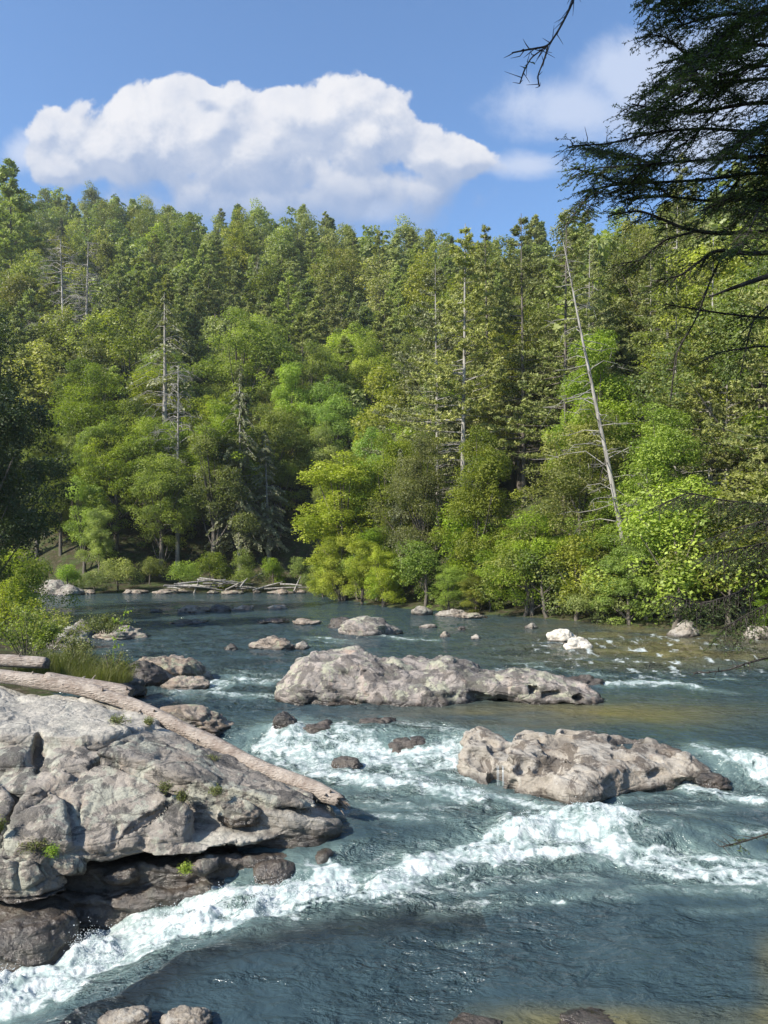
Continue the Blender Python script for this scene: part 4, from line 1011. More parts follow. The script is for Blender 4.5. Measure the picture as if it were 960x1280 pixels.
# ------------------------------------------------------------------ left bank plants, tufts, driftwood
def bush(name, px, pbase, Y, w, h, leaf, n, mat, label, seed, kind='leafy', cat='bush', group=None):
    rs = np.random.RandomState(seed); x, y, z = wd(px, pbase, Y); gs = Geo(); gl = Geo()
    e = empty(name, (x, y, z), label, cat, group)
    if kind == 'leafy':
        ns = 26
        for k in range(ns):
            a = rs.rand() * 6.28; r = w * .5 * rs.rand() ** .6; top = np.array([math.cos(a) * r, math.sin(a) * r * .8, h * (1 - .5 * (r / (w * .5)) ** 2) * (.6 + .5 * rs.rand())])
            b0 = top * [.25, .25, 0]; mid = (b0 + top) / 2 + [0, 0, .1 * h]; tube(gs, [b0, mid, top], [.014, .009, .004], 4)
            m_ = n // ns; t_ = .25 + .75 * rs.rand(m_, 1) ** .7; q = b0 * (1 - t_) ** 2 + mid * 2 * t_ * (1 - t_) + top * t_ ** 2 + rs.randn(m_, 3) * leaf * 1.1
            leaves(gl, q, rs.randn(m_, 3) * .6 + [0, 0, .9], leaf * (.6 + .7 * rs.rand(m_)), .55, np.clip(.55 + .3 * rs.randn(m_), 0, 1), rs)
        link('stem', gs.mesh('stem', True), M['bark'], e)
        link('foliage', gl.mesh('foliage'), mat, e)
    else:   # grass: bent blades
        nb = n; a = rs.rand(nb) * 6.28; r = w * .5 * np.sqrt(rs.rand(nb)); b0 = np.stack([np.cos(a) * r, np.sin(a) * r * .7, np.zeros(nb)], -1)
        hh = h * (.45 + .6 * rs.rand(nb)) * (1 - .4 * (r / (w * .5)) ** 2); dr = rs.randn(nb, 2) * .25 + np.stack([np.cos(a), np.sin(a)], -1) * .2
        m1 = b0 + np.c_[dr * hh[:, None] * .4, hh * .6]; m2 = b0 + np.c_[dr * hh[:, None] * 1.15, hh]
        wd_ = leaf * .5; lat = np.c_[np.stack([np.sin(a * 7), np.cos(a * 7)], -1), np.zeros(nb)]
        V = np.stack([b0 - lat * wd_, b0 + lat * wd_, m1 + lat * wd_ * .7, m1 - lat * wd_ * .7, m2 + lat * wd_ * .1, m2 - lat * wd_ * .1], 1).reshape(-1, 3)
        i = np.arange(nb)[:, None] * 6; Q = np.concatenate([i + [0, 1, 2, 3], i + [3, 2, 4, 5]])
        gl.add(V, Q, np.repeat(np.clip(.5 + .3 * rs.randn(nb), 0, 1), 6))
        bpy.data.objects.remove(e)
        o = link(name, gl.mesh(name), mat, None, (x, y, z)); tag(o, label, cat, group)

def log_mesh(pts, rad, seed, sides=20, seg=60, knots=10, rough=.12, jag=.12):
    rs = np.random.RandomState(seed); pts = np.array(pts, float); n = len(pts)
    t = np.linspace(0, n - 1, seg); k = np.arange(n)
    C = np.stack([np.interp(t, k, pts[:, a]) for a in range(3)], -1)
    for _ in range(3): C[1:-1] = (C[:-2] + 2 * C[1:-1] + C[2:]) / 4
    R = np.interp(t, k, rad)
    g = Geo(); tan = np.gradient(C, axis=0); tan /= np.linalg.norm(tan, axis=1, keepdims=True)
    u = np.cross(tan, [0, 0, 1.0]); u /= np.linalg.norm(u, axis=1, keepdims=True); v = np.cross(u, tan)
    a = np.arange(sides) * 2 * math.pi / sides
    dirs = np.cos(a)[None, :, None] * u[:, None, :] + np.sin(a)[None, :, None] * v[:, None, :]
    P = C[:, None, :] + R[:, None, None] * dirs
    nz = fbm((P * [1.5, 1.5, 1.5]).astype(np.float32), 3, seed) * rough + vnoise(np.stack([np.broadcast_to(np.cos(a) * 3, P.shape[:2]), np.broadcast_to(np.sin(a) * 3, P.shape[:2]), np.broadcast_to((t * .5)[:, None], P.shape[:2])], -1), seed) * rough * .7
    P = P + dirs * (nz * R[:, None])[..., None]
    # jagged broken ends and closing points
    P[-1] += tan[-1] * (jag * (rs.rand(sides, 1) - .3)); P[0] -= tan[0] * (jag * .6 * rs.rand(sides, 1))
    V = np.concatenate([P.reshape(-1, 3), (C[0] + tan[0] * .05)[None], (C[-1] - tan[-1] * .06)[None]])
    i = np.arange(seg - 1)[:, None] * sides; j = np.arange(sides)[None, :]; j1 = (j + 1) % sides
    Q = np.stack([i + j, i + j1, i + sides + j1, i + sides + j], -1).reshape(-1, 4)
    g.add(V, Q)
    T = [[seg * sides, (q + 1) % sides, q] for q in range(sides)] + [[seg * sides + 1, (seg - 1) * sides + q, (seg - 1) * sides + (q + 1) % sides] for q in range(sides)]
    for _ in range(knots):   # stubs
        q = rs.randint(3, seg - 3); an = rs.rand() * 6.28; d = math.cos(an) * u[q] + abs(math.sin(an)) * v[q]; s = C[q] + d * R[q] * .85
        tube(g, [s, s + d * .06 + tan[q] * .02, s + d * (.08 + .06 * rs.rand()) + tan[q] * .05], [.03, .022, .006], 6)
    V = np.concatenate(g.V); Qa = np.concatenate(g.Q)
    return mesh_np('log', V, Qa, True, {'tint': np.concatenate(g.A)}, T=np.array(T))

def build_left_details():
    # the long forked log
    me = log_mesh([wd(-60, 838, 17.9), wd(40, 850, 17.3), wd(110, 862, 16.9), wd(175, 884, 16.4), (wd(250, 922, 15.6)), wd(330, 963, 14.7), wd(400, 990, 14.0), wd(424, 1000, 13.75)], [.165, .165, .155, .15, .16, .17, .18, .12], 3, 22, 110, 14, .16, .22)
    e = empty('fallen_log', (0, 0, 0), 'long bleached fallen log lying across the grey outcrop down to the water', 'log')
    tip = wd(424, 1000, 13.75); e.location = tip
    o = link('log_trunk', me, M['drift'], e); o.location = tuple(-c for c in tip)
    me = log_mesh([wd(60, 850, 17.2), wd(110, 857, 17.1), wd(150, 863, 16.9), wd(164, 866, 16.8)], [.17, .16, .14, .10], 5, 16, 40, 4, .14, .10)
    o = link('fork_stub', me, M['drift'], e); o.location = tuple(-c for c in tip)
    g = Geo(); rs = np.random.RandomState(2)
    for k in range(16):  # splintered end
        s = np.array(wd(418 + rs.rand() * 8, 992 + rs.rand() * 18, 13.75 + .2 * rs.rand())); en = s + np.array([.12 + .12 * rs.rand(), -.05, -.06 - .16 * rs.rand()]); tube(g, [s, (s + en) / 2 + [0, 0, .02], en], [.03, .02, .004], 4)
    o = link('splinters', g.mesh('splinters', True), M['drift'], e); o.location = tuple(-c for c in tip)
    me = log_mesh([wd(-80, 824, 19.4), wd(0, 825, 19.2), wd(58, 829, 19.0)], [.17, .16, .14], 8, 16, 40, 6, .15, .12)
    for v in me.vertices: v.co -= Vector(wd(58, 829, 19.0))
    tag(link('driftwood_log', me, M['drift'], None, wd(58, 829, 19.0)), 'short pale weathered log lying behind the long log, below the bush', 'log')
    # vegetation on the left bank
    bush('leafy_bush', 35, 822, 21.0, 1.9, 1.5, .085, 3200, M['leaf_shrub'], 'bright green leafy bush behind the short pale log on the left bank', 31)
    bush('leafy_bush', 95, 838, 20.5, 1.9, .95, .055, 3800, M['leaf_grass'], 'low olive bush of tiny leaves right behind the fork of the long log', 32)
    bush('leafy_bush', 140, 850, 20.0, 1.5, .75, .05, 3000, M['leaf_grass'], 'low yellowish scrub nearest the water on the left bank', 33)
    bush('leafy_bush', 60, 805, 26.0, 3.2, 1.3, .08, 3800, M['leaf_broad'], 'darker green bush on the bank behind the bright leafy bush', 34)
    bush('leafy_bush', 0, 800, 30.0, 4.0, 2.2, .10, 4200, M['leaf_broad'], 'tall dark bush at the left edge above the bright leafy bush', 35)
    bush('leafy_bush', 132, 792, 31.0, 2.8, .8, .08, 3000, M['leaf_grass'], 'low grassy scrub beside flat rocks farther along the left bank', 36)
    bush('grass_clump', 75, 842, 20.0, 2.4, .8, .010, 2200, M['leaf_grass'], 'wide clump of dry green grass behind the long log', 37, 'grass', 'grass')
    bush('grass_clump', 125, 852, 19.3, 1.7, .55, .009, 1700, M['leaf_grass'], 'clump of short grass at the fork of the long log', 38, 'grass', 'grass')
    # tall weed stem with sparse leaves
    rs = np.random.RandomState(5); b = np.array(wd(142, 845, 19.8)); tp_ = np.array(wd(158, 757, 19.6)); g = Geo(); gl = Geo()
    k1 = b * .6 + tp_ * .4 + [-.15, 0, 0]; pts = [b - b, k1 - b, (k1 + tp_) / 2 - b + np.array([.05, 0, 0]), tp_ - b]; tube(g, pts, [.012, .009, .006, .003], 5)
    for k in range(5):
        q = np.array(pts[1]) * (1 - k / 5) + np.array(pts[3]) * (k / 5); d = np.array([(-1) ** k * .28, rs.randn() * .1, .12]); tube(g, [q, q + d * .6, q + d], [.006, .005, .002], 4)
        n = 14; leaves(gl, q + d * rs.rand(n, 1) + rs.randn(n, 3) * .03, rs.randn(n, 3) + [0, 0, 1], .085, .55, .7, rs)
    e = empty('weed', tuple(b), 'tall thin weed with a few pale leaves standing above the low scrub', 'plant'); link('stem', g.mesh('stem', True), M['leaf_shrub'], e); link('foliage', gl.mesh('foliage'), M['leaf_shrub'], e)
    # dead brown stem
    g = Geo(); b = np.array(wd(138, 842, 19.7)); tube(g, [(0, 0, 0), (-.06, 0, .25), (-.14, 0, .52)], [.03, .025, .012], 6); tube(g, [(-.06, 0, .25), (.1, 0, .4)], [.012, .004], 4)
    tag(link('broken_stick', g.mesh('broken_stick', True), M['bark'], None, tuple(b)), 'short broken brown stem sticking out of the low scrub', 'stick')
    # tufts on the outcrop
    tufts = [(148, 900, 14.75, .55, .12, 'green tuft in the crack behind the upper slab'), (186, 903, 15.3, .22, .16, 'small green tuft touching the log where slabs meet'), (262, 950, 14.5, .35, .12, 'olive tuft on the long sloping slab below the log'),
             (205, 985, 12.75, .35, .12, 'dark green tuft in the crevice left of the pothole'), (270, 988, 12.85, .25, .10, 'small tuft hanging over the rim of the dark pothole'), (228, 1000, 12.6, .2, .22, 'spindly green sprig beside the dark pothole'),
             (45, 1058, 11.6, .55, .13, 'mossy green tuft above the rounded boulder at the left edge'), (65, 1066, 11.5, .22, .13, 'bright little tuft beside the rounded boulder'), (-2, 1040, 11.7, .25, .28, 'dark green tuft at the very left edge of the outcrop'), (232, 1088, 11.95, .15, .15, 'pale green sprig growing in the dark undercut')]
    for k, (px, py, Y, w, h, l) in enumerate(tufts):
        bush('moss_tuft', px, py + 3, Y, w, h, .030, 700, M['leaf_shrub'] if k in (7, 9) else M['leaf_grass'], l, 50 + k, 'leafy', 'tuft')
    # big rounded boulder at the left edge and companions
    boulder('boulder', -40, 77, 1056, 1120, -.78, M['rock'], 'rounded lichened boulder resting against the foot of the outcrop at the left edge', 71, .55, sub=6, wet=.05, tiltx=-.12, low=.15)
    boulder('boulder', 272, 326, 1000, 1024, -.12, M['rock'], 'smooth light grey boulder wedged right of the pothole', 72, .6, wet=.01)
    boulder('boulder', 186, 290, 884, 917, -.05, M['rock_bank'], 'flat brown boulder in the water behind the long log', 73, .8, sub=6, tiltx=-.08)
    boulder('boulder', 172, 262, 816, 853, 0, M['rock_bank'], 'sloping brown rock at the water edge right of the scrub', 74, .8, sub=6, tiltx=-.15)
    boulder('boulder', 200, 262, 846, 862, 0, M['rock_bank'], 'low wet brown rock in front of the sloping brown rock', 75, .7)
    boulder('boulder', 128, 182, 842, 868, .2, M['rock_dark'], 'dark mossy rock at the end of the log fork', 76, .8)
    boulder('boulder', 150, 205, 828, 856, .1, M['rock_dark'], 'dark rock between the scrub and the sloping brown rock', 77, .8)
    boulder('boulder', 82, 124, 778, 794, .1, M['rock'], 'grey slab rock on the left bank beyond the scrub', 78, .8)
    boulder('boulder', 118, 182, 784, 800, 0, M['rock_bank'], 'flat brown rock just past the low grassy scrub', 79, .8)
    boulder('boulder', 55, 118, 785, 808, .2, M['rock'], 'grey rock half hidden behind the low scrub', 80, .8)

def build_river_rocks():
    L = [(424, 503, 772, 795, 0, 'rock_mid', 'light brown boulder with a dark left lobe behind the widest boulder', .7, -.1),
         (411, 442, 767, 785, 0, 'rock_dark', 'dark wet lobe rock touching the light brown boulder', .8, 0),
         (309, 365, 796, 812, 0, 'rock_bank', 'mossy brown rock left of the widest boulder', .7, 0), (369, 387, 801, 811, 0, 'rock_tan', 'small tan rock beside the mossy brown rock', .8, 0),
         (280, 297, 805, 813, 0, 'rock_dark', 'small dark rock left of the mossy brown rock', .8, 0),
         (704, 762, 846, 859, 0, 'rock_dark', 'flat dark rock off the right tail of the widest boulder', .7, -.05),
         (683, 718, 788, 803, 0, 'rock_pale', 'upper left one of two cream white rocks in the shallows', .7, 0), (706, 741, 798, 814, 0, 'rock_pale', 'lower right one of two cream white rocks in the shallows', .7, 0),
         (656, 671, 779, 786, 0, 'rock_tan', 'small tan stone near the right shore, left of the white rocks', .8, 0), (550, 563, 790, 797, 0, 'rock_tan', 'small rounded tan stone above the widest boulder', .8, 0),
         (587, 602, 794, 800, 0, 'rock_tan', 'low tan stone right of the small rounded one', .8, 0), (572, 582, 783, 788, 0, 'rock_dark', 'tiny dark stone near the point', .8, 0), (524, 548, 779, 785, 0, 'rock_tan', 'flat tan stone right of the light brown boulder', .8, 0),
         (515, 541, 754, 769, 0, 'rock', 'grey rock on the shore below the right bank shrubs', .8, 0), (540, 584, 758, 771, 0, 'rock_tan', 'tan flat rock on the shore right of the grey one', .8, 0), (566, 612, 764, 773, 0, 'rock_bank', 'brown low rock at the foot of the right bank shrubs', .8, 0),
         (838, 872, 776, 796, 0, 'rock_tan', 'reddish tan rock on the right shore under the hanging branch', .8, 0), (930, 965, 783, 800, 0, 'rock_tan', 'reddish rock on the right shore at the picture edge', .8, 0),
         (220, 262, 754, 766, 0, 'rock_bank', 'leftmost flat grey rock of the far midstream row', .8, 0), (262, 292, 753, 765, 0, 'rock_dark', 'dark second rock of the far midstream row', .8, 0), (288, 318, 755, 763, 0, 'rock', 'rightmost rock of the far midstream row', .8, 0),
         (335, 360, 755, 761, 0, 'rock', 'lone small grey rock past the far midstream row', .8, 0), (322, 366, 771, 780, 0, 'rock_dark', 'low dark ledge rock left of the dark lobe rock', .8, 0), (366, 402, 772, 781, 0, 'rock_bank', 'low brown ledge rock next to the dark ledge rock', .8, 0),
         (208, 262, 775, 780, 0, 'rock_dark', 'thin dark ledge barely above water, left part of the river', .8, 0), (186, 204, 760, 765, 0, 'rock_dark', 'tiny dark rock far out near the left bank', .8, 0),
         (356, 430, 900, 928, -.3, 'rock_dark', 'dark wet boulder in the spill left of centre', .6, 0), (476, 548, 922, 949, -.5, 'rock_dark', 'dark wet boulder with water sheeting over it, below the ledge', .7, 0),
         (414, 452, 946, 963, -.5, 'rock_dark', 'small dark wet rock in the white water', .7, 0), (440, 505, 899, 917, -.15, 'rock_dark', 'dark wet ledge rock at the lip of the spill', .6, 0), (340, 372, 893, 912, 0, 'rock_dark', 'dark rock awash at the left end of the lip', .7, 0),
         (395, 440, 1028, 1043, -.75, 'rock_dark', 'low dark rock touching the tip of the outcrop', .7, 0),
         (868, 912, 968, 984, -.45, 'rock_dark', 'dark wet end of the scooped ledge, half under water', .7, -.12), (400, 450, 826+50, 882, 0, 'rock_dark', 'low dark rock just under the left foot of the widest boulder', .6, 0),
         (128, 195, 1262, 1292, -.9, 'rock_tan', 'left one of two round grey stones at the bottom edge', .8, 0), (203, 262, 1260, 1290, -.9, 'rock_tan', 'right one of two round grey stones at the bottom edge', .8, 0),
         (690, 790, 1273, 1300, -1.0, 'rock_dark', 'brown rock just breaking the water at the bottom edge', .7, 0), (560, 640, 1277, 1304, -1.0, 'rock_dark', 'second brown rock awash at the bottom edge', .7, 0)]
    for k, (a, b, c, d, z, m_, lab, dep, tl) in enumerate(L):
        boulder('boulder', a, b, c, d, z, M[m_], lab, 200 + k, dep, sub=5 if b - a > 30 else 4, tiltx=tl, wet=.10 if d > 830 else .18, cat='rock')
    # far shore rock beds and drift pile
    rs = np.random.RandomState(77)
    for k in range(16):
        px = 24 + k * 4.6 + rs.randn() * 4; s = 10 + 14 * rs.rand(); top = 742 - 8 - 16 * rs.rand() * math.exp(-((px - 55) / 26) ** 2)
        boulder('boulder', px - s, px + s, top - 3, 744 - 5 * rs.rand(), .05, M['rock'], 'grey rock in the jumble at the left end of the far shore', 300 + k, .8, 'rocks at the left end of the far shore', 4)
    for k in range(15):
        px = 95 + k * 20 + rs.randn() * 9; s = 5 + 13 * rs.rand() ** 2
        boulder('boulder', px - s, px + s, 737.5 - 3 * rs.rand(), 742.5 - 2 * rs.rand(), .05, M['rock_bank'], 'brown rock in the low line along the far shore', 340 + k, .8, 'rocks along the far shore', 4)
    for k in range(24):
        px = 215 + 155 * rs.rand(); Y = 79 + 2.5 * rs.rand(); py = 736 - 11 * rs.rand() * (.4 + .6 * (px > 250)); L_ = 1.5 + 4 * rs.rand(); an = rs.randn() * .25 + (0 if rs.rand() < .85 else 1.1)
        c = np.array(wd(px, py, Y)); c[2] = max(c[2], gz(c[0], c[1]) + .05); d = np.array([math.cos(an) * L_ / 2, rs.randn() * .6, math.sin(an) * L_ * .25]); g = Geo(); tube(g, [-d, np.array([0, 0, .05]), d], [.10, .085, .04], 8)
        tag(link('driftwood_log', g.mesh('driftwood_log', True), M['bark_pale'], None, tuple(c)), 'grey driftwood log in the pile on the far shore', 'log', 'driftwood logs of the far shore pile')

# ------------------------------------------------------------------ near hemlock framing the right side
def build_hemlock():
    rs = np.random.RandomState(9)
    base = (5.2, 4.2, 1.0)
    e = empty('hemlock_tree', base, 'dark shaded hemlock whose needle boughs hang in from the right over the river', 'tree')
    B = np.array(base)
    gt = Geo(); tube(gt, [(0, 0, -.6), (0.05, .05, 2), (-.05, 0, 5), (.05, 0, 9), (0, 0, 14)], [.28, .24, .2, .16, .05], 12)
    link('trunk', gt.mesh('trunk', True), M['bark_dark'], e)
    gb = Geo(); C = []; AX = []; N = []; TI = []
    def twiglet(p, d, L, dens=1.0):
        n = max(4, int(L / .0065 * dens)); t_ = rs.rand(n, 1); q = p + d * L * t_ + np.array([0, 0, -.10 * L]) * t_ ** 2
        lat = np.cross(d, [0, 0, 1.0]); lat /= np.linalg.norm(lat) + 1e-6
        sg = np.where(rs.rand(n, 1) < .5, 1, -1); ax = lat * sg * .85 + d * .6 + rs.randn(n, 3) * .2
        ax /= np.linalg.norm(ax, axis=1, keepdims=True)
        C.append(q + ax * .009); AX.append(ax); N.append(rs.randn(n, 3) * .6 + [0, 0, 1]); TI.append(np.full(n, rs.rand()))
        tube(gb, [p, p + d * L * .5 + [0, 0, -.02 * L], p + d * L + [0, 0, -.10 * L]], [.0022, .0016, .0008], 3)
    def spray(p, d, L, dens=1.0):
        """flat fan of twiglets on a side twig"""
        e_ = p + d * L + np.array([0, 0, -.16 * L]); m_ = p + d * L * .5 + np.array([0, 0, .02 * L])
        tube(gb, [p, m_, e_], [.004, .003, .001], 3)
        lat = np.cross(d, [0, 0, 1.0]); lat /= np.linalg.norm(lat) + 1e-6
        n = max(3, int(L / .03))
        for k in range(n):
            t_ = .15 + .85 * k / n; q = p * (1 - t_) ** 2 + m_ * 2 * t_ * (1 - t_) + e_ * t_ ** 2
            dd = lat * (1 if k % 2 else -1) * .75 + d * .75 + rs.randn(3) * .14 + [0, 0, -.1]; dd /= np.linalg.norm(dd)
            if rs.rand() < dens: twiglet(q, dd, (.05 + .09 * rs.rand()) * (1.2 - .6 * t_))
        twiglet(e_, d, .06)
    def bough(pix, Y0, Y1, r0, foliage=1.0, spl=.32, step=.06, start=.0, drop=.0):
        """limb given by points of the photo at real distances"""
        n = len(pix); pts = np.array([wd(px, py, Y0 + (Y1 - Y0) * k / (n - 1)) for k, (px, py) in enumerate(pix)]) - B
        t = np.linspace(0, n - 1, n * 8); Cc = np.stack([np.interp(t, np.arange(n), pts[:, a]) for a in range(3)], -1)
        for _ in range(6): Cc[1:-1] = (Cc[:-2] + 2 * Cc[1:-1] + Cc[2:]) / 4
        tube(gb, Cc, np.linspace(r0, .004, len(Cc)), 6)
        L = np.r_[0, np.cumsum(np.linalg.norm(np.diff(Cc, axis=0), axis=1))]; s = L[-1] * start
        side = 1
        while s < L[-1]:
            q = np.array([np.interp(s, L, Cc[:, a]) for a in range(3)]); k = min(len(Cc) - 2, int(np.searchsorted(L, s)));k = max(k, 1)
            d = Cc[k + 1] - Cc[k - 1]; d /= np.linalg.norm(d)
            lat = np.cross(d, [0, 0, 1.0]); lat /= np.linalg.norm(lat) + 1e-6
            for rep in range(2):
                dd = lat * side * (.4 + .5 * rs.rand()) + d * (.5 + .4 * rs.rand()) + np.array([0, 0, (-.05 - drop) + .30 * rs.randn()]); dd /= np.linalg.norm(dd)
                l = spl * (.45 + .8 * rs.rand()) * (1.15 - .6 * s / L[-1])
                if rs.rand() < foliage: spray(q, dd, l, .9)
                elif rs.rand() < .6:
                    tube(gb, [q, q + dd * l * .5, q + dd * l + rs.randn(3) * .03], [.004, .003, .001], 3)
                side = -side
            s += step
    plain = bough
    def bough(pix, Y0, Y1, r0, foliage=1.0, spl=.32, step=.06, start=.0, drop=.0):
        plain(pix, Y0, Y1, r0, foliage, spl, step, start, drop)
        if foliage < .9: return
        n = len(pix)
        for k in range(2):
            t_ = (n - 1) * (.12 + .8 * rs.rand()); i = min(n - 2, int(t_)); f = t_ - i
            a = (pix[i][0] * (1 - f) + pix[i + 1][0] * f, pix[i][1] * (1 - f) + pix[i + 1][1] * f); Ya = Y0 + (Y1 - Y0) * t_ / (n - 1)
            L = 45 + 60 * rs.rand(); an = math.radians(180 + rs.choice([-1, 1]) * (15 + 50 * rs.rand())); sag = 18 * rs.rand()
            b = (a[0] + L * .5 * math.cos(an), a[1] - L * .5 * math.sin(an)); c = (a[0] + L * math.cos(an) * .95, a[1] - L * .8 * math.sin(an) + sag)
            plain([a, b, c], Ya, Ya + rs.randn() * .35, .006, .95, .17, .04)
    # upper mass
    top = [([(1010, 20), (930, 15), (870, 25), (845, 35)], 5.4, 4.8), ([(1010, 60), (930, 55), (875, 65), (840, 76)], 5.2, 4.6), ([(1020, 95), (930, 100), (890, 108), (850, 112), (815, 108)], 5.4, 4.8),
           ([(1020, 130), (940, 128), (880, 140), (840, 140), (790, 130)], 5.0, 4.5), ([(1020, 175), (940, 165), (880, 160), (820, 165), (760, 180), (715, 182)], 5.5, 5.0), ([(1020, 200), (950, 195), (880, 200), (810, 205), (745, 210)], 5.1, 4.6),
           ([(1020, 225), (950, 215), (880, 225), (820, 228), (760, 232), (735, 238)], 5.3, 4.9), ([(1020, 252), (950, 248), (890, 252), (830, 245), (780, 250)], 5.6, 5.0), ([(1020, 0), (940, -20), (885, -10), (850, 10)], 5.0, 4.6),
           ([(1030, 150), (970, 150), (930, 175), (900, 190)], 4.8, 4.6), ([(1030, 60), (980, 80), (930, 85), (895, 95)], 4.8, 4.5), ([(1030, 215), (980, 235), (930, 240), (880, 262)], 4.9, 4.6), ([(1030, -30), (970, 0), (930, 30), (890, 45)], 5.2, 4.7), ([(1030, 110), (990, 40), (950, 20), (905, 5)], 5.5, 5.2)]
    for pix, a, b in top: bough(pix, a, b, .014, .90, .22, .055)
    # limbs with thinner foliage under the mass
    bough([(1020, 282), (960, 290), (900, 292), (860, 288), (800, 262), (760, 270)], 5.2, 4.8, .020, .6, .26, .05)
    bough([(1020, 310), (940, 318), (895, 312), (870, 330), (850, 345), (820, 350)], 5.1, 4.8, .018, .75, .22, .04, .4, .3)
    bough([(1030, 325), (960, 345), (910, 362), (885, 372)], 4.9, 4.7, .026, .08, .2, .08)
    bough([(1020, 395), (960, 398), (905, 392), (860, 385), (830, 380)], 5.2, 5.0, .009, .22, .18, .06)
    bough([(1020, 440), (950, 432), (900, 440), (880, 450)], 5.4, 5.2, .009, .15, .2, .07)
    bough([(905, 315), (890, 345), (870, 400), (845, 440), (838, 500)], 5.0, 5.0, .007, .12, .14, .06)
    bough([(865, 290), (830, 300), (800, 325), (775, 330)], 4.9, 4.8, .008, .5, .18, .05, .2, .3)
    bough([(1020, 350), (980, 365), (940, 400), (925, 470)], 5.3, 5.2, .008, .25, .16, .06)
    # drooping thin boughs at the right, over the shore
    bough([(1010, 632), (950, 630), (900, 625), (860, 615), (825, 632)], 5.6, 5.3, .008, .75, .22, .035, .1, .35)
    bough([(1010, 668), (950, 680), (905, 690), (880, 695)], 5.4, 5.2, .007, .8, .26, .035, .1, .4)
    bough([(1010, 700), (960, 718), (920, 742), (880, 755), (835, 745)], 5.4, 5.1, .008, .85, .26, .028, .4, .7)
    bough([(1010, 730), (960, 755), (930, 770), (905, 785)], 5.2, 5.0, .006, .8, .24, .035, .1, .7)
    bough([(1010, 655), (960, 650), (920, 660), (890, 672)], 5.3, 5.2, .006, .6, .2, .04, .1, .4)
    bough([(1000, 826), (960, 822), (930, 830), (910, 838), (862 + 5, 842)], 5.0, 4.9, .008, .10, .10, .05)
    bough([(1000, 1030), (960, 1042), (930, 1052), (904, 1058)], 4.6, 4.5, .006, .10, .10, .06)
    # dead twig end hanging at the top
    bough([(735, -60), (715, 5), (700, 35), (685, 58), (660, 62), (640, 66)], 4.6, 4.5, .009, .0, .12, .035)
    bough([(685, 58), (680, 75), (672, 95), (674, 108)], 4.5, 4.5, .005, .05, .08, .03)
    bough([(683, 58), (664, 72), (655, 88), (650, 104)], 4.5, 4.5, .004, .05, .08, .03)
    o = link('branches', gb.mesh('branches', True), M['bark_dark'], e)
    gc = Geo(); C = np.concatenate(C); leaves(gc, C, np.concatenate(N), .024 * (.8 + .4 * rs.rand(len(C))), .24, np.concatenate(TI), rs, np.concatenate(AX))
    link('crown', gc.mesh('crown'), M['leaf_dark'], e)
    print('hemlock needles', len(C))
    # unseen tree added behind the viewer, crown sized and placed to shade these boughs
    tm, cm = broadleaf(180, 15.5, 4.8, 9000, .30, .68, 50, 10, clsz=1.3, flat=.8)
    e2 = empty('broadleaf_tree', (-6.6, -2.6, 2.4), 'unseen broadleaf tree behind the viewpoint, crown shaped to shade the near hemlock', 'tree')
    link('trunk', tm, M['bark'], e2); link('crown', cm, M['leaf_broad'], e2)

